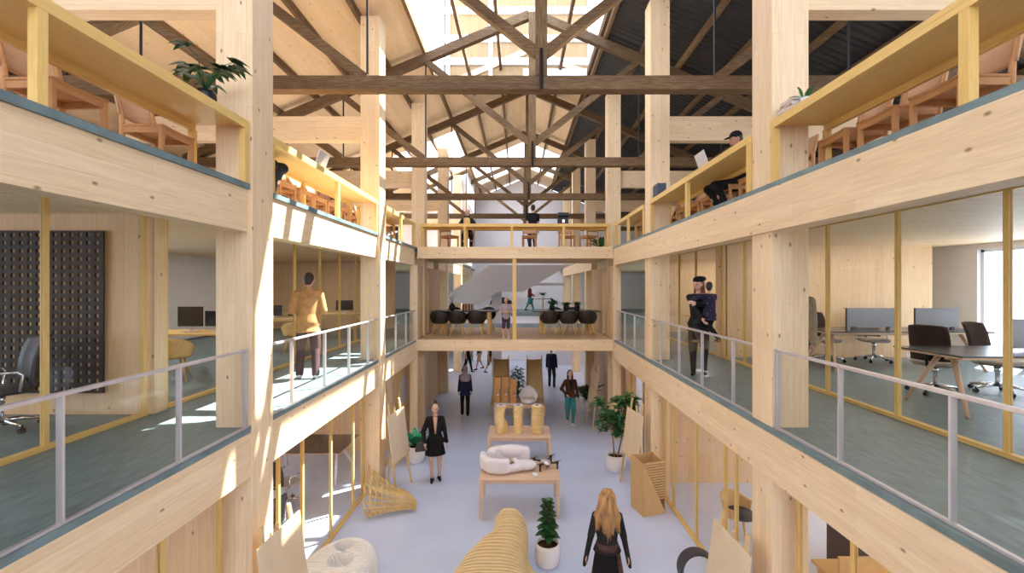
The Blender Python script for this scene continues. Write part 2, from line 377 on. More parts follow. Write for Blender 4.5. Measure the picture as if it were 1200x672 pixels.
for k in range(-10, 11):
    x = .39 + .96*k
    if abs(x-.37) < .3 or abs(x) > 9.4: continue
    z = roof_z(x)
    ln = (-3, YE)
    o = MB().box(x-.04, x+.04, ln[0], ln[1], z-.16, z-.005).build('purlin', 'trussY')
    n = abs(k)
    tag(o, 'dark lengthwise purlin under the %s, %s down from the ridge' % ('pale board roof slope' if k < 0 else 'dark corrugated roof slope', ORD[n-1]), 'purlin', 'purlins under the roof', 'thing')
# ------------------------------------------------------------------ balustrades of the middle gallery
def balustrade(x, a, b, posts, label):
    t = thing('balustrade', label, 'railing', (x, (a+b)/2, 0), 0, 'glass balustrades of the middle gallery'); c = (a+b)/2
    MB().box(-.022, .022, a-c, b-c, .852, .88).build('handrail', 'steel', t, bevel=.004)
    MB().box(-.016, .016, a-c, b-c, .001, .022).build('base_rail', 'steel', t)
    for p in posts: MB().box(-.022, .022, p-c-.009, p-c+.009, .021, .853).build('post', 'steel', t)
    e = [a+.01] + list(posts) + [b-.01]
    for p, q in zip(e, e[1:]):
        if q-p > .12: MB().box(-.005, .005, p-c+.012, q-c-.012, .022, .85).build('pane', 'glass', t)
BAL = [(-2.6, 4.845, [-2.1, -1.1, -.13, .87, 1.87, 2.87, 3.87, 4.81]), (5.275, 9.295, [5.8, 6.78, 7.75, 8.74]), (9.725, 12.66, [9.78, 10.72, 11.69, 12.62])]
for sd, x in ((-1, -3.02), (1, 2.865)):
    for (a, b, ps), wh in zip(BAL, WHERE):
        balustrade(x, a, b, ps, 'steel and glass balustrade of middle gallery, %s, %s' % (SIDE[sd], wh))
# ------------------------------------------------------------------ glazed office partitions
def partition(x, ys, z0, z1, label, wd=.05, pm='glass'):
    c = (ys[0]+ys[-1])/2
    t = thing('glass_partition', label, 'glass wall', (x, c, z0), 0, 'golden framed glass partitions', 'thing'); h = z1-z0
    a, b = ys[0]-c, ys[-1]-c
    MB().box(-.035, .035, a-wd/2, b+wd/2, .001, .045).build('bottom_rail', 'goldY', t)
    MB().box(-.03, .03, a-wd/2, b+wd/2, h-.012, h-.001).build('top_rail', 'goldY', t)
    for y in ys: MB().box(-.02, .02, y-c-wd/2, y-c+wd/2, .045, h-.012).build('mullion', 'goldZ', t)
    for p, q in zip(ys, ys[1:]): MB().box(-.006, .006, p-c+wd/2, q-c-wd/2, .045, h-.012).build('pane', pm, t)
partition(-4.56, [-1.49, -.35, .785, 1.92, 3.055, 4.19, 5.30], 0, 2.47, 'golden framed glass partition before the dotted acoustic panel')
partition(-4.56, [5.62, 6.65, 7.75, 8.87, 10, 11.1, 12.2, 13.3, 14.4], 0, 2.47, 'golden framed glass partition behind the man in camel jacket')
partition(4.51, [-1.79, -.63, .53, 1.69, 2.85, 4.01, 5.17, 6.34, 7.5, 8.66, 9.58], 0, 2.47, 'golden framed glass partition before the dark office chairs and desks')
partition(4.51, [9.84, 11.05, 12.2, 13.3, 14.4], 0, 2.47, 'golden framed glass partition behind the woman carrying a child')
o = tag(MB().box(-4.62, -4.49, 5.37, 5.56, 0, 2.465).build('partition_post', 'spruceZ'), 'pale square post at the end of dotted acoustic panel wall', 'post', None, 'thing')
o = tag(MB().box(4.44, 4.58, 9.62, 9.79, 0, 2.465).build('partition_post', 'spruceZ'), 'pale square post beside the woman carrying a child', 'post', None, 'thing')
for (x, sd) in ((-3.31, -1), (3.11, 1)):
    for ys, wh in (([-1, .1, 1.2, 2.3, 3.3, 4.03, 4.81], 0), ([5.31, 6.0, 6.67, 7.68, 8.71, 9.26] if sd < 0 else [5.31, 6.2, 6.52, 7.59, 8.7, 9.26], 1), ([9.77, 10.8, 12.05], 2)):
        partition(x, ys, G, -.27, 'golden framed ground floor glass partition, %s, %s' % (SIDE[sd], WHERE[wh]))
# ------------------------------------------------------------------ golden gallery counters
def counter(L, label, loc, rz, posts):
    t = thing('gallery_counter', label, 'counter', loc, rz, 'golden counters along the upper gallery')
    MB().box(-L/2, L/2, 0, .64, .645, .69).build('counter_top', 'goldX', t, bevel=.003)
    MB().box(-L/2, L/2, .0, .03, .60, .645).box(-L/2, L/2, .60, .64, .58, .645).build('apron', 'goldX', t)
    for p in posts:
        MB().box(p-.032, p+.032, .002, .066, .0, .60).build('post', 'goldZ', t)
        MB().box(p-.03, p+.03, .575, .635, .0, .58).build('post', 'goldZ', t)
for sd, xf in ((-1, -2.99), (1, 2.80)):
    for (a, b, ps), wh in zip(((-2.5, 4.845, [-1.2, .77, 2.74, 4.80]), (5.275, 9.295, [5.32, 7.28, 9.24]), (9.725, 12.68, [9.79, 11.2, 12.6])), WHERE):
        c = (a+b)/2
        # local x runs along the gallery, local +y away from the atrium
        rz = PI/2 if sd < 0 else -PI/2
        q = [(p-c) if sd < 0 else -(p-c) for p in ps]
        counter(b-a, 'golden wooden counter of the upper gallery, %s, %s' % (SIDE[sd], wh), (xf, c, U), rz, q)
counter(5.62, 'golden wooden counter along the front of the upper bridge', (-.09, 12.74, U), 0, [-2.77, -1.48, -.10, 1.42, 2.76])
# ------------------------------------------------------------------ oak chairs
def oak_chair(label, loc, rz, group):
    t = thing('oak_chair', label, 'chair', loc, rz, group)
    mb = MB(); n = 9                                  # slightly dished seat
    top = [[(-.215+.43*i/8, -.215+.43*j/8, .455 - .012*(1-((i-4)/4)**2)) for i in range(n)] for j in range(n)]
    mb.sheet(top); mb.build('seat', 'oak', t, smooth=True, solid=.022)
    for x in (-.2, .2): MB().box(x-.02, x+.02, -.205, -.165, 0, .445).build('leg', 'oak', t, bevel=.005)
    for s in (-1, 1): MB().tube([(s*.205, .235, 0), (s*.2, .195, .40), (s*.2, .205, .55), (s*.195, .26, .80)], [.022, .024, .022, .014], 8).build('leg', 'oak', t, smooth=True)
    MB().box(-.2, .2, -.2, -.175, .385, .44).box(-.2, .2, .175, .2, .385, .44).box(-.212, -.188, -.2, .2, .385, .44).box(.188, .212, -.2, .2, .385, .44).build('seat_frame', 'oak', t)
    g = []
    for j in range(7):
        z = .555+.27*j/6; g.append([(-.235+.47*i/12, .20+.055*(z-.55)/.25+.055*(1-((i-6)/6)**2), z - (.05*abs((i-6)/6)**3 if j == 6 else 0)) for i in range(13)])
    MB().sheet(g).build('backrest', 'oakback', t, smooth=True, solid=.016)
    return t
oc = oak_chair('x', (0, 0, 0), 0, 'oak chairs along the upper counters'); first = [True]
def place(proto, flag, loc, rz, label, group=None):
    if flag[0]:
        flag[0] = False; proto.location = loc; proto.rotation_euler = (0, 0, rz); proto['label'] = label
        if group: proto['group'] = group
        return proto
    return dup(proto, loc, rz, label, group)
def gallery_chairs(sd, ys, wh):
    for i, y in enumerate(ys):
        j = random.uniform(-.06, .06)
        place(oc, first, (-3.74 + j*.4 if sd < 0 else 3.54 + j*.4, y, U), (PI/2 if sd < 0 else -PI/2)+j,
              'oak chair, upper counter, %s, %s, %s from camera' % (SIDE[sd], wh, ORD[i]))
gallery_chairs(-1, [2.5, 3.55, 4.52], WHERE[0]); gallery_chairs(1, [2.6, 3.5, 4.06, 4.6], WHERE[0])
gallery_chairs(-1, [6.2, 6.75, 7.3, 7.85, 8.4, 8.95], WHERE[1]); gallery_chairs(1, [5.75, 6.35, 7.05, 7.75, 8.4, 9.0], WHERE[1])
gallery_chairs(-1, [10.1, 10.7, 11.3, 11.9], WHERE[2]); gallery_chairs(1, [10.1, 10.7, 11.3, 11.9], WHERE[2])
for i, (x, a) in enumerate(((-2.2, 2.6), (-1.62, .1), (.35, -.1), (1.55, .15), (2.25, -2.7))):
    place(oc, first, (x, 13.9, U), a, 'oak chair behind the bridge counter, %s along from the pale-roof side' % ORD[i])
# ------------------------------------------------------------------ office chairs and desks
M['mesh'] = mat('dark_brown_mesh_fabric', (.030, .014, .010), .8)
M['leather'] = mat('black_leather', (.035, .034, .037), .42)
M['darktop'] = mat('dark_linoleum_desk_top', (.045, .048, .055), .25)
M['seatgrey'] = mat('light_grey_seat_fabric', (.42, .36, .33), .85)
def office_chair(name, label, loc, rz, back='mesh', seat='seatgrey', armm='chrome', group='office chairs', tilt=0):
    t = thing(name, label, 'office chair', loc, rz, group)
    MB().lathe([(.026, .10), (.026, .30), (.04, .31), (.04, .40)], n=14).build('gas_lift', 'chrome', t, smooth=True)
    mb = MB()
    for k in range(5):
        a = 2*PI*k/5+.3; mb.tube([(0, 0, .115), (.15*math.cos(a), .15*math.sin(a), .11), (.31*math.cos(a), .31*math.sin(a), .075)], [.028, .024, .016], 8)
    mb.build('star_base', 'chrome' if armm == 'chrome' else 'black', t, smooth=True)
    for k in range(5):
        a = 2*PI*k/5+.3; c = Vector((.31*math.cos(a), .31*math.sin(a), .03)); d = Vector((-math.sin(a), math.cos(a), 0))
        MB().tube([c-d*.022, c+d*.022], .03, 12).bar(c+Vector((0, 0, .01)), c+Vector((0, 0, .06)), .016, .016).build('caster', 'rubber', t)
    mb = MB(); rs = []
    for z, f in ((.41, .86), (.425, .97), (.45, 1), (.475, .97), (.485, .86)):
        rs.append([(.245*f*math.copysign(abs(math.cos(q))**.55, math.cos(q)), .235*f*math.copysign(abs(math.sin(q))**.55, math.sin(q)), z) for q in [2*PI*k/24 for k in range(24)]])
    mb.rings(rs).build('seat', seat, t, smooth=True)
    g = []
    for j in range(11):
        v = j/10; z = .50+.52*v; wdt = .235*(1-.12*v**3-.10*(1-v)**2)
        g.append([(wdt*(i-6)/6, .235+.10*v - .05*(1-((i-6)/6)**2)*-1 - .03*math.sin(v*PI) - .06*abs((i-6)/6)**2, z-.02*abs((i-6)/6)**4*(1 if j == 10 else 0)) for i in range(13)])
    MB().sheet(g).build('backrest', back, t, smooth=True, solid=.028)
    MB().tube([(0, .10, .40), (0, .26, .42), (0, .31, .52), (0, .31, .70)], [.022, .022, .02, .015], 8).build('back_bracket', 'black', t, smooth=True)
    for s in (-1, 1):
        MB().tube([(s*.2, .10, .43), (s*.285, .08, .46), (s*.29, .10, .62), (s*.285, .06, .66), (s*.28, -.14, .665)], [.014, .014, .014, .016, .016], 8).build('armrest', armm, t, smooth=True)
    return t
oy = office_chair('office_chair', 'dark mesh office chair at the end of near desk with dark top', (6.15, 6.42, 0), PI/2+.5, group='dark mesh office chairs')
dup(oy, (7.1, 6.45, 0), .3, 'dark mesh office chair behind the smoked screen of near desk')
dup(oy, (6.45, 9.12, 0), .25, 'dark mesh office chair behind far desk, beside camouflage-shirted person')
dup(oy, (7.45, 9.12, 0), -.2, 'dark mesh office chair behind far desk, between its two smoked screens')
office_chair('leather_chair', 'black leather office chair with chrome arms before dotted acoustic panel', (-5.62, 4.72, 0), -.5, 'leather', 'leather', 'chrome', None)
dup(oy, (-4.75, 8.9, G), 2.6, 'dark office chair on ground floor facing the brown desk')
dup(oy, (-4.25, 7.3, G), -2.2, 'dark office chair on ground floor behind white easel board')
dup(oy, (-5.3, 8.5, G), 2.2, 'dark office chair deepest inside the ground floor workshop')
def trestle_desk(label, loc, rz, L, D, top='darktop', leg='tablewood', group='office desks'):
    t = thing('desk', label, 'desk', loc, rz, group)
    MB().box(-L/2, L/2, -D/2, D/2, .725, .745).build('desk_top', top, t, bevel=.004)
    MB().box(-L/2+.01, L/2-.01, -D/2+.01, D/2-.01, .70, .725).build('edge_band', 'tablewood', t)
    for s in (-1, 1):
        for q in (-1, 1): MB().tube([(s*(L/2-.28), q*.08, .70), (s*(L/2-.12), q*(D/2-.05), 0)], [.035, .022], 10).build('leg', leg, t, smooth=True)
    MB().box(-L/2+.28, L/2-.28, -.03, .03, .63, .70).build('crossbar', leg, t)
    return t
td = trestle_desk('near desk with dark top and splayed wooden legs behind glass', (6.75, 5.62, 0), 0, 3.0, .95)
dup(td, (7.2, 8.4, 0), 0, 'far desk with dark top carrying two smoked screens')
def screen(label, loc, L):
    t = thing('desk_screen', label, 'desk screen', loc, 0, 'smoked desk screens')
    MB().box(-L/2, L/2, -.008, .008, .03, .41).build('panel', 'greyglass', t, bevel=.003)
    MB().box(-L/2, -L/2+.02, -.012, .012, .0, .41).build('edge_profile', 'black', t)
    for s in (-.35, .35): MB().box(s*L-.03, s*L+.03, -.02, .02, 0, .05).build('clamp', 'black', t)
screen('smoked grey screen on the near dark desk', (7.15, 5.6, .746), 1.7)
screen('smoked grey screen on far desk, beside the golden mullion', (6.78, 8.38, .746), .95)
screen('smoked grey screen on far desk, towards the window', (8.05, 8.38, .746), .85)
M['yply'] = mat('yellow_plywood', (.66, .43, .17), .5, 0, .4, (6, .08, (1, 8, 1)))
def light_desk(label, loc, L=2.0, D=.8):
    t = thing('plywood_desk', label, 'desk', loc, 0, 'yellow plywood desks')
    MB().box(-L/2, L/2, -D/2, D/2, .715, .745).build('desk_top', 'yply', t, bevel=.004)
    for s in (-1, 1):
        for q in (-1, 1): MB().bar((s*(L/2-.25), q*.05, .715), (s*(L/2-.12+q*.0), q*(D/2-.06), 0), .05, .035).build('leg', 'yply', t)
        MB().box(s*(L/2-.2)-.015, s*(L/2-.2)+.015, -.2, .2, .35, .38).build('stretcher', 'yply', t)
    return t
ld = light_desk('yellow plywood desk with two monitors behind the glass, beside acoustic panel wall', (-5.9, 7.95, 0), 2.2)
dup(ld, (-6.2, 11.1, 0), 0, 'yellow plywood desk behind the man in camel jacket')
dup(ld, (-5.9, 13.4, 0), 0, 'yellow plywood desk before the rear boarded office wall')
dup(ld, (5.9, 12.4, 0), 0, 'yellow plywood desk behind the woman carrying a child')
M['screen'] = mat('monitor_screen', (.012, .013, .017), .25)
def monitor(label, loc, rz=0, w=.42, h=.26):
    t = thing('monitor', label, 'monitor', loc, rz, 'black monitors on the plywood desks')
    MB().box(-w/2, w/2, -.012, .012, .10, .10+h).build('housing', 'black', t, bevel=.004)
    MB().box(-w/2+.01, w/2-.01, -.0135, -.0125, .112, .09+h).build('screen', 'screen', t)
    MB().box(-.02, .02, .012, .03, .01, .2).box(-.1, .1, -.06, .08, 0, .012).build('stand', 'steel', t)
    return t
mo = monitor('larger black monitor on plywood desk, in front of the white office wall', (-5.95, 7.9, .746), .05, .44, .36)
dup(mo, (-5.70, 8.15, .746), -.1, 'smaller looking black monitor overlapping the one before white wall').scale = (.8, 1, .8)
dup(mo, (-6.25, 11.1, .746), 0, 'black monitor nearest the first column, behind man in camel jacket').scale = (1, 1, .75)
dup(mo, (-5.65, 11.1, .746), 0, 'black monitor at the elbow of man in camel jacket').scale = (1, 1, .75)
dup(mo, (-5.35, 13.4, .746), 0, 'black monitor past the shoulder of man in camel jacket').scale = (1.2, 1, .85)
dup(mo, (5.45, 12.4, .746), 0, 'black monitor behind the woman carrying a child').scale = (.8, 1, .8)
def ply_chair(label, loc, rz):
    t = thing('plywood_armchair', label, 'chair', loc, rz, 'yellow plywood armchairs')
    g = []
    for j in range(8):
        v = j/7; row = []
        for i in range(17):
            a = -PI*1.08 + PI*1.16*i/16 + PI/2 - .06 + PI/2   # wraps round the back from arm to arm
            a = -.25 + (PI+.5)*i/16
            row.append(((.27+.05*v)*math.cos(a), (.23+.06*v)*math.sin(a)+.02, .40+.34*v*(.55+.45*math.sin(max(0, min(PI, a))))))
        g.append(row)
    MB().sheet(g).build('shell', 'yply', t, smooth=True, solid=.02)
    MB().lathe([(.24, .40), (.26, .42), (.25, .445)], n=24).build('seat_pad', 'black', t, smooth=True)
    for x in (-1, 1):
        for y in (-1, 1): MB().tube([(x*.15, y*.14, .41), (x*.25, y*.24, 0)], [.022, .014], 8).build('leg', 'yply', t, smooth=True)
    return t
pc = ply_chair('yellow plywood armchair beside the pale post, in front of monitors', (-5.75, 7.2, 0), PI+.5)
dup(pc, (-6.5, 10.3, 0), PI, 'yellow plywood armchair between first column and man in camel jacket')
dup(pc, (-5.3, 10.4, 0), PI+.4, 'yellow plywood armchair hidden behind man in camel jacket')
# acoustic panel
M['acoustic'] = mat('charcoal_acoustic_felt', (.045, .038, .036), .9)
t = thing('acoustic_panel', 'large charcoal acoustic panel dotted with square holes on boarded wall', 'acoustic panel', (-5.95, 5.348, .275), 0)
pw, ph, nx, nz = 1.74, 1.98, 17, 20
MB().box(-pw/2, pw/2, -.03, 0, 0, ph).build('backing', 'clt', t)
mb = MB(); cw, chh = pw/nx, ph/nz
for i in range(nx+1): x = -pw/2+cw*i; mb.box(x-.027, x+.027, -.052, -.03, 0, ph)
for j in range(nz+1): z = chh*j; mb.box(-pw/2, pw/2, -.051, -.03, max(0, z-.026), min(ph, z+.026))
mb.build('pierced_front', 'acoustic', t)
# ------------------------------------------------------------------ bridge tables and shell chairs
M['bshell'] = mat('black_brown_shell', (.016, .012, .010), .45)
def shell_chair(label, loc, rz):
    t = thing('shell_chair', label, 'chair', loc, rz, 'black shell chairs on the lower bridge')
    g = []
    for j in range(9):
        v = j/8; row = []
        for i in range(17):
            a = -.35 + (PI+.7)*i/16; hh = .40+.42*v*(.5+.5*max(0, math.sin(a)))
            r = .20+.08*min(1, v*1.6)
            row.append((r*1.08*math.cos(a), r*math.sin(a)-.01, hh))
        g.append(row)
    MB().sheet(g).build('shell', 'bshell', t, smooth=True, solid=.02)
    MB().lathe([(.19, .39), (.22, .41), (.21, .44), (.1, .45)], n=20).build('seat_pad', 'bshell', t, smooth=True)
    for x in (-1, 1):
        for y in (-1, 1): MB().tube([(x*.12, y*.11, .40), (x*.22, y*.22, 0)], [.02, .012], 8).build('leg', 'goldZ', t, smooth=True)
    return t
sc = None
for side, xs in (('pale-roof side', (-2.5, -1.93, -1.33)), ('dark-roof side', (1.0, 1.6, 2.2))):
    for i, x in enumerate(xs):
        lb = 'black shell chair, back to camera, %s bridge table, %s from pale-roof side' % (side, ORD[i])
        if sc is None: sc = shell_chair(lb, (x, 13.85, 0), PI)
        else: dup(sc, (x, 13.85, 0), PI + random.uniform(-.1, .1), lb)
for side, xs in (('pale-roof side', (-2.3, -1.1)), ('dark-roof side', (1.3, 1.95))):
    for i, x in enumerate(xs): dup(sc, (x, 15.55, 0), random.uniform(-.1, .1), 'black shell chair facing the camera behind the %s bridge table, %s' % (side, ('nearer the outer end', 'second along')[i]))
def bridge_table(label, loc, L):
    t = thing('bridge_table', label, 'table', loc, 0, 'dark tables on the lower bridge')
    MB().box(-L/2, L/2, -.45, .45, .725, .755).build('table_top', 'darktop', t, bevel=.004)
    for s in (-1, 1):
        for q in (-1, 1): MB().box(s*(L/2-.32)-.045, s*(L/2-.32)+.045, q*.36-.04, q*.36+.04, 0, .725).build('leg', 'goldZ', t)
    return t
bridge_table('dark topped table on lower bridge carrying books and a white flower', (-1.76, 14.72, 0), 2.2)
bridge_table('dark topped table on lower bridge carrying green plants', (1.58, 14.72, 0), 2.25)
# ------------------------------------------------------------------ far end: link gallery, stage, stair
struct('floor_link', MB().box(-2.94, 2.76, 16.52, 18.4, -.20, 0), 'lino')
struct('floor_stage', MB().box(-2.7, 2.6, 26.0, YE-.01, -.22, 0), 'lino')
struct('wall_stage', MB().box(-2.7, 2.6, 26.1, 26.3, G, -.22), 'white')
sx = lambda px, d=22: (px-607.4)*d/510
sz = lambda py, d=22: H+(335.4-py)*d/510
t = thing('staircase', 'grey plastered staircase with solid parapet rising beyond the bridge', 'staircase', (0, 21.75, 0), 0)
pl = [(sx(a), sz(b)) for a, b in ((528, 345), (576, 312), (664, 312), (654, 318), (613, 342), (584, 342), (563, 357), (530, 353))]
MB().prism(pl, 'Y', -.75, -.63).build('parapet', 'stairgrey', t)
MB().prism(pl, 'Y', .63, .75).build('parapet', 'stairgrey', t)
mb = MB()
for k in range(11):
    x = sx(530)+.2*k; z = sz(352)+.152*k
    mb.box(x, x+.22, -.63, .63, z, z+.15)
mb.box(sx(576), sx(660), -.63, .63, sz(335), sz(332))
mb.build('steps', 'stairgrey', t)
MB().box(sx(577), sx(588), -.3, .3, G, sz(341)).build('support_pier', 'stairgrey', t)
t = thing('far_table', 'small dark table with a plant on the far stage', 'table', (1.62, 28.6, 0), 0)
MB().lathe([(.55, .72), (.56, .735), (.55, .75)], n=30).build('table_top', 'darktop', t)
MB().lathe([(.25, 0), (.24, .02), (.04, .05), (.035, .72)], n=18).build('pedestal', 'goldZ', t, smooth=True)
for i, (x, y, a) in enumerate(((.72, 28.6, -PI/2), (2.4, 28.6, PI/2), (-.55, 28.7, PI/2), (-1.7, 28.6, -PI/2), (-1.0, 29.3, 0))):
    dup(sc, (x, y, 0), a, 'black shell chair on far stage, %s' % ('between walker and plant table', 'dark-roof side of plant table', 'right behind the standing child', 'pale-roof end', 'at the back wall')[i], 'black shell chairs on the far stage')
# ------------------------------------------------------------------ ground floor display tables
def display_table(label, y0, D, W=1.56, x=.025):
    t = thing('display_table', label, 'table', (x, y0+D/2, G), 0, 'pale wooden display tables')
    MB().box(-W/2, W/2, -D/2, D/2, .735, .763).build('table_top', 'tablewood', t, bevel=.005)
    MB().box(-W/2+.06, W/2-.06, -D/2+.05, -D/2+.075, .665, .735).box(-W/2+.06, W/2-.06, D/2-.075, D/2-.05, .665, .735).box(-W/2+.05, -W/2+.075, -D/2+.075, D/2-.075, .665, .735).box(W/2-.075, W/2-.05, -D/2+.075, D/2-.075, .665, .735).build('apron', 'tablewood', t)
    for a in (-1, 1):
        for b in (-1, 1):
            p = Vector((a*(W/2-.035), b*(D/2-.035), .735)); q = Vector((a*(W/2-.03), b*(D/2-.03), 0))
            MB().rings([[p+Vector((i*.033, j*.033, 0)) for i, j in ((-1, -1), (1, -1), (1, 1), (-1, 1))], [q+Vector((i*.02, j*.02, 0)) for i, j in ((-1, -1), (1, -1), (1, 1), (-1, 1))]]).build('leg', 'tablewood', t)
display_table('pale wooden table carrying white sculpture, drone and phone', 8.34, .93)
display_table('pale wooden table carrying three carved vases', 10.65, .92)
display_table('pale wooden table carrying timber blocks and small white chair', 13.5, .95)
TT = G+.764
def remesh(o, v, it=6):
    x = o.modifiers.new('r', 'REMESH'); x.mode = 'VOXEL'; x.voxel_size = v; x.use_smooth_shade = True
    if it: y = o.modifiers.new('k', 'SMOOTH'); y.factor = .5; y.iterations = it
    return o
# white printed seat sculpture on the first table
mb = MB()
def arcwall(pts, z0, z1, r):
    for p, q in zip(pts, pts[1:]):
        for k in range(6): z = z0 + (z1-z0)*k/5.0; mb.capsule((p[0], p[1], z), (q[0], q[1], z), r, r, 10)
arcwall([(-.68, .16), (-.66, -.02), (-.52, -.20), (-.33, -.25), (-.20, -.22)], .09, .25, .075)
arcwall([(-.52, .20), (-.40, .30), (-.18, .34), (.08, .33), (.20, .27)], .10, .30, .085)
mb.ell((-.1, .30, .28), (.30, .12, .13)); mb.capsule((-.5, .17, .1), (-.46, .12, .30), .06, .055)
mb.capsule((-.26, -.20, .09), (.05, -.10, .10), .075, .085); mb.ell((.18, -.02, .115), (.24, .15, .105)); mb.capsule((-.05, .22, .1), (-.02, .06, .17), .05, .045)
mb.capsule((-.6, .05, .07), (-.3, .18, .06), .06, .05)
o = mb.build('seat_sculpture', 'print', None); o.location = (-.04, 8.80, TT-.006); remesh(o, .014, 10)
tag(o, 'large looping white printed sculpture on the first display table', 'sculpture')
t = thing('drone', 'silver and black quadcopter drone on the first display table', 'drone', (.56, 8.93, TT), .35)
MB().ell((0, 0, .10), (.10, .15, .055)).build('body', 'steel', t, smooth=True)
MB().ell((0, -.11, .075), (.035, .03, .03)).build('camera_pod', 'black', t, smooth=True)
for a, b in ((-1, -1), (1, -1), (1, 1), (-1, 1)):
    ar = MB().tube([(a*.05, b*.06, .10), (a*.19, b*.16, .12)], [.02, .013], 8).lathe([(.02, .0), (.018, .09), (.028, .115), (.028, .15)], (a*.19, b*.16, 0), 12).build('arm', 'black', t, smooth=True)
    MB().bar((a*.19-.09, b*.16-.03, .156), (a*.19+.09, b*.16+.03, .156), .02, .004).build('rotor_blade', 'black', ar)
t = thing('phone', 'small silver phone lying on the first display table, before the drone', 'phone', (.33, 8.55, TT), .15)
MB().box(-.05, .05, -.085, .085, 0, .022).build('case', 'steel', t, bevel=.006)
MB().box(-.043, .043, -.075, .075, .0225, .0235).build('screen', 'white', t)
# three vases
M['straw'] = wood('pale_yellow_maple', 'Z', (.78, .58, .27), (.72, .52, .22), lam=.6, length=3, knots=0, grain=.05)
def vase(label, x, kind):
    t = thing('carved_vase', label, 'vase', (x, 11.02, TT), 0, 'carved wooden vases'); rs = []; N = 40
    for j in range(49):
        z = .70*j/48; r = []
        for k in range(N):
            a = 2*PI*k/N
            if kind == 0: f = .125+.022*math.cos(3*a - 9*z) + .02*math.sin(z*9); off = .022*math.sin(z*9+.5)
            elif kind == 1: f = .118+.010*math.sin(z*2*PI/.078)**3; off = 0
            else: f = .135+.016*(1 if (j//2) % 2 else -1)*(.6+.4*math.sin(a*2+z*6)); off = 0
            r.append((off+f*math.cos(a), f*math.sin(a), z))
        rs.append(r)
    MB().rings(rs).build('body', 'straw', t, smooth=(kind != 2))
    MB().lathe([(.05, .695), (.05, .703)], n=20).build('opening', 'black', t)  # black disc on the closed top, painted shade of the mouth
    MB().lathe([(.105, .70), (.118, .7005), (.118, .702), (.05, .7022)], n=30, cap=False).build('rim', 'print', t)
vase('pale twisting vase with spiral flutes on second display table', -.44, 0)
vase('pale straight vase with shallow rings, middle of second display table', .0, 1)
vase('pale vase of staggered stacked discs on second display table', .47, 2)
# third table
M['blockwood'] = wood('orange_timber', 'Z', (.62, .33, .13), (.56, .29, .11), lam=.08, length=1.2, knots=0, grain=.12)
o = tag(MB().box(-.27, .42, -.12, .12, 0, .035).build('plinth', 'print', bevel=.004), 'flat white plinth under timber blocks on the third display table', 'plinth'); o.location = (-.50, 13.75, TT)
for i, (x, y, h) in enumerate(((-.66, 13.77, .80), (-.42, 13.80, .80), (-.17, 13.72, .74))):
    t = thing('timber_block', 'upright orange timber block on white plinth, %s from pale-roof side' % ORD[i], 'timber block', (x, y, TT+.036), .1*(i-1), 'upright timber blocks')
    MB().rings([[(a*.095, b*.07, 0) for a, b in ((-1, -1), (1, -1), (1, 1), (-1, 1))], [(a*.11+.015, b*.075, h) for a, b in ((-1, -1), (1, -1), (1, 1), (-1, 1))]]).build('block', 'blockwood', t, bevel=.004)
    MB().lathe([(.035, 0), (.04, .02), (.02, .06)], (.05, -.085, h*.45), 14).box(.0, .06, -.10, -.07, h*.3, h*.36).build('metal_bracket', 'chrome', t)
mb = MB(); g = []
for j in range(9):
    v = j/8; row = []
    for i in range(19):
        a = -.4 + (PI+.8)*i/18
        row.append(((.20+.09*v)*math.cos(a), (.18+.06*v)*math.sin(a), .0 + v*(.26+.24*max(0, math.sin(a))**2)))
    g.append(row)
mb.sheet(g)
t = thing('white_chair_model', 'small white tub chair on the third display table', 'chair model', (.33, 13.78, TT+.012), 0)
mb.build('shell', 'print', t, smooth=True, solid=.035)
MB().lathe([(.17, 0), (.20, .05), (.21, .12), (.19, .15), (.05, .16)], n=24).build('seat', 'print', t, smooth=True)
# two tall plywood loungers behind
M['loungerply'] = mat('honey_plywood', (.80, .58, .26), .55, 0, .4, (5, .1, (8, 1, 1)))
for i, x in enumerate((-.66, .62)):
    t = thing('plywood_lounger', 'tall honey coloured plywood lounger sloping up behind third table, %s' % ('beside the hijab wearer' if i == 0 else 'beside the small white chair'), 'lounger', (x, 16.0, G), 0, 'tall plywood loungers')
    g = []
    for j in range(17):
        v = j/16; y = -.95+1.75*v; z = .34+.10*math.sin(v*PI*2+PI)+1.32*v**1.25
        g.append([(-.28+.56*k/6, y, z-.03*(1-((k-3)/3)**2)) for k in range(7)])
    MB().sheet(g).build('sling', 'loungerply', t, smooth=True, solid=.025)
    for s in (-1, 1):
        MB().tube([(s*.30, .85, 0), (s*.29, .82, 1.0), (s*.285, .83, 1.80)], [.03, .028, .022], 8).build('post', 'loungerply', t)
        MB().tube([(s*.29, -.95, 0), (s*.285, -.93, .36)], .026, 8).build('leg', 'loungerply', t)
        MB().bar((s*.30, -.93, .26), (s*.30, .83, .55), .03, .07).build('side_rail', 'loungerply', t)
# ------------------------------------------------------------------ layered plywood bench
M['benchply'] = wood('birch_ply', 'X', (.82, .66, .38), (.76, .59, .32), lam=.02, length=5, knots=0, grain=.05)
def lerp(tab, y):
    for (y0, *a), (y1, *b) in zip(tab, tab[1:]):
        if y <= y1:
            f = max(0, (y-y0)/(y1-y0)); return [p+(q-p)*f for p, q in zip(a, b)]
    return list(tab[-1][1:])
tab = [(4.6, -1.75, .60, .85, .40), (5.6, -1.22, .40, .75, .48), (6.2, -.99, .12, .58, .52), (6.5, -.86, .09, .44, .58), (6.75, -.66, .13, .29, .64), (6.87, -.50, .15, .19, .67), (7.0, -.435, .165, .08, .71), (7.15, -.425, .16, .02, .73), (7.3, -.425, .12, -.01, .72), (7.42, -.40, .08, -.03, .68), (7.53, -.35, .02, -.05, .58), (7.62, -.27, -.05, -.10, .42)]
mb = MB(); y = 4.6; k = 0
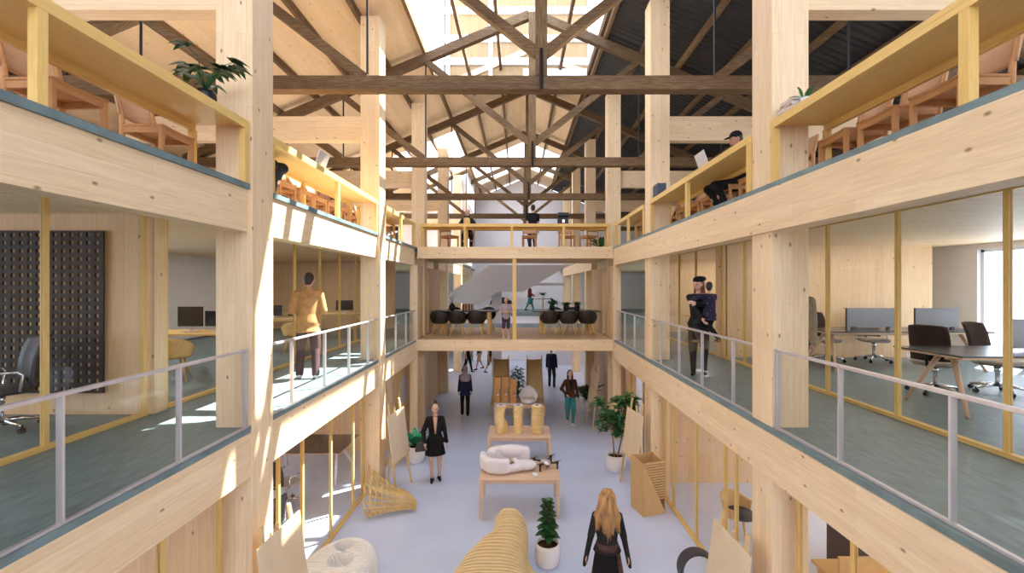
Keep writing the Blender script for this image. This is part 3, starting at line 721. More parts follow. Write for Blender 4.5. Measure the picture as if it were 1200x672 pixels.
while y < 7.61:
    xl, xr, xb, h = lerp(tab, y); cx, hw = (xl+xr)/2, (xr-xl)/2
    if k % 2: hw -= .035; h -= .035; xb -= .035
    zm = .45*h; poly = [(xb + (cx+hw-xb)*(i/8)**.6, zm*i/8) for i in range(8)]
    for i in range(33):
        a = PI*i/32; ca, sa = math.cos(a), math.sin(a); x = cx+hw*math.copysign(abs(ca)**.7, ca)
        poly.append((x, zm+(h-zm)*abs(sa)**.8 if i <= 16 else h*abs(sa)**.55 if i < 32 else 0))
    mb.prism([(x, z+G) for x, z in poly], 'Y', y, y+.031); y += .0312; k += 1
tag(mb.build('layered_bench', 'benchply'), 'flowing bench of stacked birch plywood layers in front of the first table', 'bench')
# ------------------------------------------------------------------ white layered relief with two craters
mb = MB(); y = 5.6; k = 0
def relief(x, y):
    u = (x+2.72)/.56; v = (y-6.42)/.88
    d = u*u*.9+v*v
    if d > 1: return -1
    z = .38*(1-d**4)**.5
    for cx, cy, r in ((-2.76, 6.90, .17), (-2.66, 6.52, .20), (-2.8, 6.1, .18)):
        q = math.hypot(x-cx, y-cy)/r
        if q < 1: z -= .46*(1-q*q)**1.3*(z/.38)
    return max(.03, z)
while y < 7.28:
    xs = [-3.29+1.16*i/44 for i in range(45)]; pts = [(x, relief(x, y)) for x in xs if relief(x, y) > 0]
    if len(pts) > 3:
        up = [(x, G+z) for x, z in pts]; dn = [(x, G) for x, z in reversed(pts)]
        mb.prism(up+dn, 'Y', y, y+.024)
    y += .048
M['card'] = mat('white_card', (.86, .84, .82), .6, 0, .2)
tag(mb.build('layered_relief', 'card'), 'white layered relief with round craters on floor beside the easel board', 'relief model')
# ------------------------------------------------------------------ latticed shell, slatted box, hoop
M['lattice'] = mat('honey_lattice_wood', (.66, .48, .23), .5, 0, .4, (8, .1, (1, 1, 1)))
mb = MB(); g = []
for j in range(10):                                  # from the wide mouth (v = 0) to the tail tip
    v = j/9; k = (1-v)**1.15
    rid = Vector((-3.02+.98*v, 8.55+.12*v, .58-.42*v**.8+(.10*math.sin(PI*(v-.62)/.38) if v > .62 else 0)))       # bright ridge
    top = rid + Vector((-.10*k-.02, .50*k+.03, .16*k+.015))
    low = Vector((-2.92+.86*v, 8.36+.26*v, .05+.05*math.sin(v*PI*.9)))
    if v > .9: low.z = .03
    row = []
    for i in range(5): f = i/4; row.append(top.lerp(rid, f)+Vector((0, 0, -.10*k*math.sin(PI*f))))
    for i in range(1, 6): f = i/5; row.append(rid.lerp(low, f)+Vector((.02, -.16*k*math.sin(PI*f), -.03*k*math.sin(PI*f))))
    g.append([p+Vector((0, 0, G)) for p in row])
mb.sheet(g)
o = mb.build('lattice_shell', 'lattice', wire=.062); tag(o, 'honey coloured woven lattice shell tapering to a tail on the floor', 'lattice sculpture')
t = thing('slatted_box', 'tall folded plywood box with slats beside easel on dark-roof side', 'sculpture', (2.60, 8.72, G), .30)
M['boxply'] = wood('folded_ply', 'Z', (.62, .40, .18), (.56, .35, .15), lam=.5, length=4, knots=0, grain=.08)
b = [(-.25, -.22), (.25, -.22), (.25, .22), (-.25, .22)]
mb = MB()
mb.sheet([[(-.25, -.22, 0), (.25, -.22, 0)], [(-.25, -.22, 1.02), (-.235, -.22, 1.02)]]).sheet([[(-.25, -.22, 0), (-.25, .22, 0)], [(-.25, -.22, 1.02), (-.25, .22, 1.05)]])
mb.sheet([[(.25, -.22, 0), (.25, .22, 0)], [(.23, -.20, 1.0), (.25, .22, 1.05)]]).sheet([[(-.25, .22, 0), (.25, .22, 0)], [(-.25, .22, 1.05), (.25, .22, 1.05)]])
mb.sheet([[(-.25, -.22, 0), (.25, -.22, 0)], [(-.25, .22, 0), (.25, .22, 0)]])
mb.build('folded_sides', 'boxply', t, solid=.02)
mb = MB()
for k in range(15):
    z = .30+.05*k
    mb.box(.25-.49*z/1.02, .24, -.235, -.2, z, z+.028)
mb.build('slat_screen', 'boxply', t)
M['hoop'] = mat('charcoal_rubber_hoop', (.05, .045, .05), .5)
rs = []
for k in range(40):
    a = 2*PI*k/40; c, s_ = math.cos(a), math.sin(a); q = []
    for (dr, dy) in ((-.022, -.09), (.022, -.10), (.022, .10), (-.022, .09)): q.append((2.66+(.27+dr)*c, 6.42+dy+.08*s_, G+.265+(.27+dr)*s_*.9))
    rs.append(q)
o = MB().rings(rs, closed=True).build('hoop_seat', 'hoop', bevel=.01); tag(o, 'charcoal hoop standing on the floor beside easel board, dark-roof side', 'hoop'); o.location.z = .002
# ------------------------------------------------------------------ easels
M['board'] = mat('cream_board', (.70, .56, .38), .6, 0, .2, (4, .04, (1, 1, 1)))
def easel(label, loc, rz, W=.85, z0=.75, z1=1.72, HT=1.95):
    t = thing('easel', label, 'easel', loc, rz, 'wooden easels with blank boards')
    for s in (-1, 1): MB().bar((s*.40, -.12, 0), (s*.26, .12, HT), .045, .03).build('leg', 'lattice', t)
    MB().bar((0, .26, 0), (0, .10, HT-.1), .045, .03).build('leg', 'lattice', t)
    MB().box(-W/2, W/2, -.075, -.025, z0-.05, z0-.015).build('ledge', 'lattice', t)
    MB().bar((0, -.055, z0-.015), (0, .07, z1), W, .02, (0, 1, .1)).build('board', 'board', t)
    MB().box(-.3, .3, .04, .07, 1.1, 1.14).build('crossbar', 'lattice', t)
easel('easel with cream board beside leafy pot, pale-roof side', (-2.62, 9.55, G), PI/2-.15)
easel('easel with cream board beside the small tree and slatted box', (2.50, 9.55, G), -PI/2+.15)
easel('easel with large cream board beside the white layered relief', (-2.70, 5.05, G), PI/2-.05, .82, .70, 1.66, 1.82)
easel('easel with large cream board beside the charcoal hoop', (2.50, 5.25, G), -PI/2+.05, .82, .55, 1.46, 1.62)
easel('easel with blank board beside the far potted palm', (2.40, 14.0, G), -PI/2+.1)
# poster, yellow workshop desk and cabinet
t = thing('wall_poster', 'grey print hung on the boarded hall wall, pale-roof side', 'poster', (-3.355, 12.75, G+1.1), 0)
MB().box(0, .02, -.35, .35, 0, .75).build('frame', 'steel', t); MB().box(.02, .023, -.33, .33, .02, .73).build('print', 'stairgrey', t)
t = thing('workshop_desk', 'yellow wooden desk glimpsed under the near beam, dark-roof side', 'desk', (4.75, 5.5, G), 0)
MB().box(-.75, .75, -.45, .45, .71, .75).build('desk_top', 'yply', t, bevel=.004)
MB().box(-.70, .70, -.02, .02, .75, 1.05).build('divider', 'yply', t)
for a in (-1, 1):
    for b_ in (-1, 1): MB().box(a*.66-.03, a*.66+.03, b_*.38-.03, b_*.38+.03, 0, .71).build('leg', 'yply', t)
t = thing('cabinet', 'dark brown cabinet behind the yellow desk, dark-roof side', 'cabinet', (5.3, 6.6, G), 0)
M['darkwood'] = mat('dark_brown_wood', (.06, .028, .016), .5)
MB().box(-.45, .45, -.22, .25, 0, 1.05).build('body', 'darkwood', t, bevel=.004)
for a in (-1, 1): d_ = MB().box(a*.225-.21, a*.225+.21, -.24, -.221, .06, 1.0).build('door', 'darkwood', t); MB().box(a*.05-.008, a*.05+.008, -.262, -.24, .5, .62).build('handle', 'steel', d_)
M['browntop'] = mat('brown_table_top', (.10, .062, .045), .4)
dd = trestle_desk('brown desk with white splayed legs on ground floor behind glass', (-4.95, 10.35, G), 0, 1.9, 1.2, 'browntop', 'frame', None)
# ------------------------------------------------------------------ counter items
M['paper'] = mat('book_paper', (.62, .55, .48), .8); M['bookblue'] = mat('dark_blue_book_cover', (.04, .05, .09), .5); M['bookbrown'] = mat('brown_book_cover', (.22, .07, .03), .6)
M['bookpink'] = mat('faded_book_cover', (.55, .42, .36), .7)
CT = U+.69
def book(label, loc, size, rz, cov, group, upright=False):
    w_, d_, h_ = size; t = thing('book', label, 'book', loc, rz, group)
    MB().box(-w_/2+.003, w_/2-.003, -d_/2, d_/2-.004, .003, h_-.003).build('pages', 'paper', t)
    if upright: MB().box(-w_/2, -w_/2+.003, -d_/2, d_/2, 0, h_).box(w_/2-.003, w_/2, -d_/2, d_/2, 0, h_).box(-w_/2, w_/2, -d_/2-.003, -d_/2, 0, h_).build('cover', cov, t)
    else: MB().box(-w_/2, w_/2, -d_/2, d_/2, 0, .003).box(-w_/2, w_/2, -d_/2, d_/2, h_-.003, h_).box(-w_/2, -w_/2+.003, -d_/2, d_/2, 0, h_).build('cover', cov, t)
for i in range(4): book('flat faded book on upper counter beside first dark-roof column, %s from the bottom' % ORD[i], (2.95+.006*i, 4.68-.008*i, CT+.001+.04*i), (.19, .24, .038), .12*math.sin(i*2.2), ('bookpink', 'paper')[i % 2], 'stacked books on the upper counter')
for i in range(9): book('dark blue book standing in the row on upper counter, %s from the camera' % ORD[i], (2.90, 8.80+.036*i, CT+.001), (.17, .03, .25), 0, 'bookblue', 'standing books on the upper counter', True)
for i in range(4): book('brown book standing on bridge table, %s from the white flower' % ORD[i], (-1.86+.10*i, 14.65, .756), (.06, .2, .22), 0, 'bookbrown', 'standing books on the bridge table', True)
M['laptopw'] = mat('silver_laptop', (.68, .68, .71), .35, .3)
def laptop(label, loc, rz):
    t = thing('laptop', label, 'laptop', loc, rz, 'open laptops on the upper counters')
    MB().box(-.17, .17, -.12, .12, 0, .015).build('keyboard_base', 'laptopw', t, bevel=.003)
    MB().bar((0, .12, .012), (0, .20, .235), .34, .01, (0, 1, 0)).build('lid', 'laptopw', t)
laptop('open silver laptop before the capped person on dark-roof side', (3.0, 6.75, CT+.001), PI/2)
laptop('open silver laptop on the counter, pale-roof side', (-3.20, 6.75, CT+.001), -PI/2)
t = thing('coffee_machine', 'black coffee machine on the bridge counter, dark-roof side', 'coffee machine', (1.35, 13.1, CT+.001), 0)
MB().box(-.16, .16, -.15, .15, 0, .06).box(-.16, .16, .03, .15, .06, .34).box(-.16, .16, -.15, .15, .26, .36).build('body', 'black', t, bevel=.01)
MB().lathe([(.05, .06), (.055, .15)], (0, -.06, 0), 14).build('jug', 'chrome', t); MB().box(-.55, -.2, -.12, .12, 0, .03).build('tray', 'black', t)
t = thing('counter_lamp', 'small black capped jar on the bridge counter, pale-roof side', 'jar', (-1.55, 13.1, CT+.001), 0)
MB().lathe([(.09, 0), (.10, .05), (.10, .2), (.08, .22)], n=20).build('body', 'yply', t, smooth=True); MB().lathe([(.095, .22), (.095, .27), (.05, .28)], n=20).build('lid', 'black', t)
t.name = 'jar'
# ------------------------------------------------------------------ plants
M['leafdark'] = mat('dark_green_leaf', (.018, .085, .022), .35, 0, .5, (9, .5, (1, 1, 1)))
M['leafmid'] = mat('mid_green_leaf', (.035, .15, .045), .38, 0, .5, (9, .45, (1, 1, 1)))
M['leafbright'] = mat('bright_green_leaf', (.02, .26, .11), .35, 0, .5, (7, .4, (1, 1, 1)))
M['bark'] = mat('plant_bark', (.20, .13, .08), .85)
def leaf(mb, base, d, L, W, droop=.4, n=6, tip=1.0):
    base, d = Vector(base), Vector(d).normalized(); sd = d.cross(Vector((0, 0, 1)))
    sd = sd.normalized() if sd.length > .05 else Vector((1, 0, 0)); up = sd.cross(d); g = []
    for i in range(n+1):
        v = i/n; wv = W/2*max(.04, math.sin(PI*min(1, v**.8*.98+.02))**tip)
        c = base + d*L*v - Vector((0, 0, 1))*droop*L*v*v
        g.append([c - sd*wv + up*wv*.25, c, c + sd*wv + up*wv*.25])
    mb.sheet(g)
def pot(t, r, h, m='potwhite'):
    MB().lathe([(r*.70, 0), (r*.9, h*.12), (r, h*.45), (r*.97, h*.8), (r*.92, h), (r*.84, h), (r*.84, h*.86)], n=32, cap=False).lathe([(r*.70, 0), (r*.69, .004)], n=32).build('pot', m, t, smooth=True)
    MB().lathe([(r*.85, h*.82), (r*.4, h*.88), (.01, h*.89)], n=24).build('soil', 'soil', t, smooth=True)
rnd = random.Random(3)
t = thing('fiddle_leaf_fig', 'upright fig with dark glossy leaves in white pot beside layered bench', 'potted plant', (.47, 7.0, G), 0); pot(t, .205, .36)
MB().tube([(0, 0, .28), (.01, 0, .6), (0, .01, 1.0)], [.014, .011, .006], 8).build('stem', 'bark', t); mb = MB()
for k in range(40):
    v = k/39; a = k*2.4; z = .44+.56*v; leaf(mb, (0, 0, z), (math.cos(a), math.sin(a), .25+.9*v*v), .22-.06*v, .165-.04*v, .35, 6, .7)
mb.build('foliage', 'leafdark', t, smooth=True)
t = thing('small_tree', 'bushy two-stemmed fig tree in white pot beside easel, dark-roof side', 'potted tree', (2.36, 10.55, G), 0); pot(t, .235, .40)
mb = MB(); lf = MB()
for (p, q, r_) in (((-.03, 0, .3), (-.12, -.05, 1.05), .02), ((.04, 0, .3), (.2, .05, 1.25), .02)):
    mb.tube([p, ((p[0]+q[0])/2+.02, 0, (p[2]+q[2])/2), q], [r_, r_*.8, r_*.6], 8)
    for k in range(11):
        a = k*2.4; e = Vector(q)+Vector((math.cos(a)*rnd.uniform(.12, .36), math.sin(a)*rnd.uniform(.12, .34), rnd.uniform(-.15, .62))); mb.tube([q, (Vector(q)+e)/2+Vector((0, 0, .06)), e], [.01, .007, .004], 6)
        for j in range(26):
            b_ = rnd.uniform(0, 2*PI); o_ = Vector((rnd.uniform(-.1, .1), rnd.uniform(-.1, .1), rnd.uniform(-.1, .1)))
            leaf(lf, e+o_, (math.cos(b_), math.sin(b_), rnd.uniform(-.2, .7)), rnd.uniform(.13, .20), rnd.uniform(.085, .115), .35, 4)
mb.build('trunk', 'bark', t); lf.build('foliage', 'leafmid', t, smooth=True)
def palm(t, n, z0, L, W, m, rng, up=.9, tipx=.7):
    mb = MB()
    for k in range(n):
        a = k*2.4+rng.uniform(-.2, .2); e = up*rng.uniform(.35, 1.25)
        leaf(mb, (.03*math.cos(a), .03*math.sin(a), z0), (math.cos(a), math.sin(a), e), L*rng.uniform(.75, 1.1), W*rng.uniform(.8, 1.2), .42, 8, tipx)
    mb.build('foliage', m, t, smooth=True)
t = thing('potted_palm', 'tall broad-leaved palm in white pot at far dark-roof side wall', 'potted plant', (2.50, 15.7, G), 0); pot(t, .22, .40); palm(t, 26, .36, 1.2, .17, 'leafdark', rnd, 2.2)
t = thing('spiky_plant', 'spiky bright green plant in white pot beside easel, pale-roof side', 'potted plant', (-2.62, 11.1, G), 0); pot(t, .235, .42); palm(t, 26, .38, .72, .13, 'leafbright', rnd, 1.8)
t = thing('bushy_plant', 'dark bushy plant on floor between the two plywood loungers', 'potted plant', (-.02, 14.95, G), 0); pot(t, .22, .42); mb = MB()
for k in range(230):
    a = rnd.uniform(0, 2*PI); r_ = rnd.uniform(.03, .18); z = rnd.uniform(.55, 1.66); leaf(mb, (r_*math.cos(a), r_*math.sin(a), z), (math.cos(a), math.sin(a), rnd.uniform(-.2, .8)), .17, .085, .4, 4)
mb.build('foliage', 'leafdark', t, smooth=True); MB().tube([(0, 0, .35), (.02, 0, 1.3)], [.025, .012], 8).build('stem', 'bark', t)
t = thing('counter_plant', 'leafy plant with drooping oval leaves on upper counter, pale-roof side', 'potted plant', (-3.17, 4.42, CT+.001), 0); pot(t, .08, .12, 'black'); t.scale = (1.15, 1.15, 1.2); mb = MB(); st = MB()
for k in range(15):
    a = k*2.4; e = Vector((.20*math.cos(a)*rnd.uniform(.5, 1.2), .20*math.sin(a)*rnd.uniform(.5, 1.2), .20+.24*rnd.random())); st.tube([(0, 0, .13), (e.x*.5, e.y*.5, e.z*.9), e], [.006, .005, .003], 6)
    for j in range(4): b_ = a+(j-1.5)*.8; leaf(mb, e, (math.cos(b_), math.sin(b_), .35), .15, .062, .5, 5)
st.build('stem', 'leafdark', t); mb.build('foliage', 'leafdark', t, smooth=True)
t = thing('counter_plant', 'small grassy plant beside stacked books on upper counter', 'potted plant', (2.93, 4.44, CT+.001), 0); pot(t, .05, .09, 'print'); palm(t, 9, .08, .22, .03, 'leafmid', rnd, 2.6)
for i, (x, y, n, L, z) in enumerate(((1.15, 14.75, 30, .42, .0), (1.62, 14.7, 26, .34, .0), (2.0, 14.8, 26, .32, .0))):
    t = thing('table_plant', ('green arching plant at the middle end of dark-roof side bridge table', 'dark spiky plant in the middle of dark-roof side bridge table', 'dark spiky plant at the outer end of dark-roof side bridge table')[i], 'potted plant', (x, y, .756), 0); pot(t, .10, .16, 'black'); palm(t, n, .14, L, .07, ('leafmid', 'leafdark', 'leafdark')[i], rnd, 1.6)
t = thing('far_table_plant', 'small green plant on round table of the far stage', 'potted plant', (1.62, 28.6, .752), 0); pot(t, .12, .2); palm(t, 20, .18, .55, .12, 'leafmid', rnd, 1.6)
t = thing('gallery_palm', 'green palm on the upper gallery beyond the bridge, dark-roof side', 'potted plant', (3.25, 17.3, U), 0); pot(t, .2, .4); palm(t, 22, .36, .95, .16, 'leafmid', rnd, 1.9)
t = thing('flower_vase', 'round black vase with white flowers on the lower bridge table', 'vase', (-2.22, 14.6, .756), 0)
MB().lathe([(.05, 0), (.10, .05), (.115, .12), (.08, .2), (.04, .23), (.045, .25)], n=22).build('vase_body', 'black', t, smooth=True)
mb = MB(); fl = MB()
for k in range(7): a = k*2.4; e = Vector((.06*math.cos(a), .06*math.sin(a), .42+.05*(k % 3))); mb.tube([(0, 0, .2), e], [.004, .003], 6); fl.ell(e, (.035, .035, .03), 10, 6)
mb.build('stem', 'leafmid', t); fl.build('blossom', 'print', t, smooth=True)

dup(pc, (3.95, 7.75, G), .6, 'yellow plywood armchair on ground floor behind glass, dark-roof side')
# ------------------------------------------------------------------ people
M['skin'] = mat('skin_light', (.60, .36, .26), .5, 0, .4)
M['skintan'] = mat('skin_tan', (.42, .22, .14), .5, 0, .4)
M['hairbrown'] = mat('hair_dark_brown', (.035, .016, .010), .5, 0, .5, (30, .4, (1, 1, .15)))
M['hairblack'] = mat('hair_black', (.010, .008, .008), .5)
M['hairblonde'] = mat('hair_blonde', (.40, .21, .075), .42, 0, .5, (22, .55, (1, 1, .08)))
M['hairred'] = mat('hair_auburn', (.16, .035, .015), .5)
M['lip'] = mat('lips', (.42, .12, .10), .5); M['eye'] = mat('dark_eye', (.02, .014, .012), .3)
for n_, c_ in dict(camel=(.47, .25, .10), plum=(.085, .050, .052), clothblack=(.010, .009, .010), navy=(.020, .024, .050), white=(.62, .58, .60), teal=(.035, .21, .22), brownleather=(.075, .030, .018), lilac=(.38, .30, .34),
                   purple=(.06, .03, .075), charcoal=(.022, .020, .022), bootbrown=(.20, .085, .03), shoewhite=(.66, .64, .66), oxblood=(.10, .018, .018), denim=(.04, .10, .13), camo=(.25, .20, .14), tan=(.36, .22, .12), sash=(.085, .040, .032)).items():
    M['c_'+n_] = mat('cloth_'+n_, c_, .8, 0, .2, (14, .15, (1, 1, 1)))
M['c_floral'] = mat('cloth_navy_floral', (.022, .022, .045), .8, 0, .2)
_nt = M['c_floral'].node_tree; _v = _nt.nodes.new('ShaderNodeTexVoronoi'); _v.inputs['Scale'].default_value = 16
_r = _nt.nodes.new('ShaderNodeValToRGB'); _r.color_ramp.elements[0].position = .16; _r.color_ramp.elements[0].color = (.35, .10, .14, 1); _r.color_ramp.elements[1].position = .22; _r.color_ramp.elements[1].color = (.02, .02, .045, 1)
_c = _nt.nodes.new('ShaderNodeTexCoord'); _nt.links.new(_c.outputs['Object'], _v.inputs['Vector']); _nt.links.new(_v.outputs['Distance'], _r.inputs[0]); _nt.links.new(_r.outputs[0], _nt.nodes['Principled BSDF'].inputs['Base Color'])

def ik(a, b, l1, l2, pole):
    a, b = Vector(a), Vector(b); d = b-a; L = min(d.length, (l1+l2)*.999)
    dn = d.normalized(); x = (l1*l1-l2*l2+L*L)/(2*L); h = math.sqrt(max(0, l1*l1-x*x))
    p = Vector(pole); p = p-dn*p.dot(dn); p = p.normalized() if p.length > 1e-4 else Vector((0, 1, 0))
    return a+dn*x+p*h, a+dn*L

def person(label, loc, rz, h=1.74, fem=True, skin='skin', hair=('short', 'hairbrown'), top=('jacket', 'c_clothblack', .84), bottom=('trousers', 'c_clothblack'), shoes='c_clothblack',
           feet=((.10, .02, .08), (-.10, -.02, .08)), hands=((.24, -.04, .80), (-.24, -.04, .80)), elbow=((.3, 1, 0), (-.3, 1, 0)), lean=0, pelvis=(0, 0, .93), look=(0, 0), vox=.0085, gloves=None, sleeves='long', face=True, curl=.35, bare_leg=False, knee=(0, -1, 0)):
    s = h/1.75; root = thing('person', label, 'person', loc, rz); root.scale = (s, s, s)
    W = .88 if fem else 1.0; P = Vector(pelvis)
    bend = Matrix.Rotation(lean, 3, 'X')
    up = lambda x, y, z: P + bend @ Vector((x, y, z-.93))                       # torso space -> root space
    hr = Matrix.Rotation(look[0], 3, 'Z') @ Matrix.Rotation(look[1], 3, 'X') @ Matrix.Rotation(lean*.4, 3, 'X')
    nk = up(0, .0, 1.51); hd = lambda x, y, z: nk + hr @ Vector((x, y, z-1.51))
    spine = [(.85, .0, .15, .105), (.93, .0, .165*(1.06 if fem else 1), .115), (1.06, .0, .135*W, .095), (1.20, -.005, .150*W, .105), (1.33, -.008, .168*W, .108), (1.42, .0, .145*W, .075), (1.465, .0, .07, .055)]
    hips = [P+Vector((q*.088, 0, -.02)) for q in (1, -1)]; legs = []
    for q, hp, ft in zip((1, -1), hips, feet):
        kn, an = ik(hp, ft, .43, .42, Vector(knee)+Vector((q*.08, 0, 0))); legs.append((hp, kn, an))
    shs = [up(q*.178*W, .0, 1.405) for q in (1, -1)]; arms = []
    for sh, hn, el in zip(shs, hands, elbow): e, w_ = ik(sh, hn, .29, .255, el); arms.append((sh, e, w_))
    def torso(mb, g, z0=0, z1=9, flare=0):
        pts = [(z, y, a, b) for z, y, a, b in spine if z0 <= z <= z1]
        if z0 and z0 < pts[0][0] : pts = [(z0, 0, spine[1][2]+flare, spine[1][3]+flare)] + pts
        mb.tube([up(0, y, z) for z, y, a, b in pts], [(a+g, b+g) for z, y, a, b in pts], 20, ex=(1, 0, 0))
    # body: one continuous skin surface, with five-fingered hands
    mb = MB(); torso(mb, -.004)
    for z in (1.30,): mb.ell(up(0, -.02, z), (.12*W, .09, .10))
    mb.capsule(up(0, .01, 1.43), hd(0, .0, 1.57), .054*W, .050*W)
    mb.ell(hd(0, -.012, 1.655), (.075, .094, .108), rot=hr); mb.ell(hd(0, -.042, 1.595), (.055, .058, .062), rot=hr)
    mb.capsule(hd(0, -.103, 1.652), hd(0, -.122, 1.622), .009, .014); mb.ell(hd(0, -.098, 1.588), (.024, .012, .012))
    for q in (1, -1): mb.ell(hd(q*.077, .0, 1.638), (.013, .022, .033), rot=hr)
    for (a, e, w_), q in zip(arms, (1, -1)):
        mb.capsule(a, e, .050*W, .041*W); mb.capsule(e+(a-e)*.09, w_, .037*W, .027*W)
        d = (w_-e).normalized(); inn = Vector((-q, -.15, 0)); l = d.cross(inn); l = l.normalized() if l.length > .1 else Vector((0, 1, 0)); n_ = l.cross(d).normalized()
        if n_.dot(inn) < 0: n_ = -n_
        l = Vector((0, -1, 0)) if abs(d.z) > .7 else l
        l = (l-d*l.dot(d)).normalized()
        mb.capsule(w_, w_+d*.03, .026, .024)
        for k in range(4):
            o_ = (1.5-k)*.0195; b0 = w_+d*.015+l*o_*.75; b1 = w_+d*.085+l*o_; mb.capsule(b0, b1, .0135, .012, 8)
            f = (.88, 1, .94, .76)[k]; p1 = b1+(d*math.cos(curl)+n_*math.sin(curl)).normalized()*.040*f; p2 = p1+(d*math.cos(curl*2.3)+n_*math.sin(curl*2.3)).normalized()*.036*f
            mb.capsule(b1, p1, .0098, .009, 8); mb.capsule(p1, p2, .009, .0075, 8)
        t0 = w_+d*.025+l*.026; t1 = t0+(d*.75+l*.6+n_*.3).normalized()*.040; t2 = t1+(d*.9+l*.15+n_*.35).normalized()*.030
        mb.capsule(t0, t1, .0125, .011, 8); mb.capsule(t1, t2, .0105, .0085, 8)
    for (hp, kn, an), q in zip(legs, (1, -1)):
        mb.capsule(hp, kn, .078, .053); mb.capsule(kn+(hp-kn)*.07, an, .047, .034); mb.ell((kn*.66+an*.34)+Vector((0, .012, 0)), (.050, .052, .10))
        mb.capsule(an+Vector((0, .02, -.035)), an+Vector((q*.015, -.13, -.052)), .034, .024)
    o = remesh(mb.build('body', skin, root, smooth=True), vox, 3)
    if face:
        mb = MB()
        for q in (1, -1): mb.ell(hd(q*.031, -.094, 1.652), (.012, .009, .006), 10, 6, rot=hr)
        mb.build('eyes', 'eye', root, smooth=True)
        MB().ell(hd(0, -.104, 1.588), (.022, .008, .007), 10, 6, rot=hr).build('mouth', 'lip', root, smooth=True)
    # legs
    kind, cm = bottom[:2]
    if kind in ('trousers', 'shorts'):
        mb = MB(); torso(mb, .012, 0, 1.07)
        for hp, kn, an in legs:
            mb.capsule(hp, kn, .098 if kind == 'shorts' else .094, .077)
            if kind == 'trousers': mb.capsule(kn+(hp-kn)*.07, an+Vector((0, .0, .0)), .070, bottom[2] if len(bottom) > 2 else .05)
        remesh(mb.build(kind, cm, root, smooth=True), .013, 3)
    elif kind == 'skirt':
        z1 = bottom[2]; n = 26; mb = MB()
        rs = []
        for j in range(9):
            z = 1.05-(1.05-z1)*j/8; f = .13+.05*min(1, j/3)+.012*max(0, j-3); rs.append([P+Vector(((f+.012)*W*1.06*math.cos(2*PI*k/n), (f*.74+.006*math.cos(6*PI*k/n)*(j > 3))*math.sin(2*PI*k/n), z-.93)) for k in range(n)])
        mb.rings(rs).build('skirt', cm, root, smooth=True)
        if len(bottom) > 3:
            mb = MB()
            for hp, kn, an in legs: mb.capsule(hp, kn, .082, .060); mb.capsule(kn+(hp-kn)*.07, an, .054, .038)
            remesh(mb.build('tights', bottom[3], root, smooth=True), .013, 2)
    if shoes:
        for (hp, kn, an), q in zip(legs, (1, -1)):
            mb = MB(); mb.capsule(an+Vector((0, .025, -.038)), an+Vector((q*.018, -.15, -.052)), .040, .027); mb.capsule(an+Vector((0, .01, -.02)), an+Vector((0, -.01, -.045)), .045, .044)
            remesh(mb.build('shoe', shoes, root, smooth=True), .011, 2)
    # top
    kind, cm, hem = top[:3]
    mb = MB(); torso(mb, .022 if kind != 'tee' else .019, hem, 1.5, .012 if kind in ('coat', 'jacket') else 0)
    for (a, e, w_), q in zip(arms, (1, -1)):
        g = .016 if kind in ('jacket', 'coat') else .010
        mb.capsule(up(q*.10*W, .0, 1.40), a, .075, .050*W+g)
        if sleeves == 'long': mb.capsule(a, e, .050*W+g, .044*W+g); mb.capsule(e+(a-e)*.09, e+(w_-e)*.97, .039*W+g, .030*W+g)
        else: mb.capsule(a, a+(e-a)*.65, .050*W+g, .046*W+g+.004)
    if kind == 'coat': mb.tube([up(0, .0, z) for z in (1.45, 1.53)], [(.075, .07), (.068, .066)], 16, ex=(1, 0, 0))
    remesh(mb.build(kind if kind != 'tee' else 'shirt', cm, root, smooth=True), .012, 3)
    if len(top) > 3:                                                          # open front showing an inner layer
        mb = MB(); mb.sheet([[up(-.045*(1.0-.9*j/6)-.004, -.108-.022*math.sin(PI*j/7)-.012, 1.475-.37*j/6), up(0, -.120-.022*math.sin(PI*j/7)-.012, 1.475-.37*j/6), up(.045*(1.0-.9*j/6)+.004, -.108-.022*math.sin(PI*j/7)-.012, 1.475-.37*j/6)] for j in range(7)])
        mb.build('neckline', top[3], root, smooth=True, solid=.012)
    if gloves:
        for (a, e, w_), q in zip(arms, (1, -1)):
            mb = MB(); d = (w_-e).normalized(); mb.capsule(w_-d*.02, w_+d*.09, .036, .034); mb.capsule(w_+d*.09, w_+d*.175, .036, .024)
            remesh(mb.build('glove', gloves, root, smooth=True), .011, 2)
    # hair, hats
    hk, hm = hair[:2]; mb = MB()
    if hk in ('short', 'bun', 'beret', 'beard'):
        mb.ell(hd(0, .022, 1.672), (.083, .092, .104), rot=hr); mb.ell(hd(0, .045, 1.61), (.068, .062, .07), rot=hr)
        if hk == 'bun': mb.ell(hd(0, .085, 1.765), (.045, .045, .042), rot=hr)
        if hk == 'beard': mb.ell(hd(0, -.062, 1.578), (.054, .046, .040), rot=hr)
        remesh(mb.build('hair', hm, root, smooth=True), .010, 2)
    elif hk == 'mid':
        mb.ell(hd(0, .022, 1.672), (.088, .096, .106), rot=hr)
        for q in (1, -1): mb.capsule(hd(q*.06, .03, 1.66), hd(q*.075, .03, 1.45), .045, .035)
        mb.capsule(hd(0, .06, 1.64), hd(0, .07, 1.45), .07, .055)
        remesh(mb.build('hair', hm, root, smooth=True), .010, 3)
    elif hk == 'long':
        rg = random.Random(5); mb.ell(hd(0, .012, 1.675), (.086, .098, .104), rot=hr, n=24, m=14)
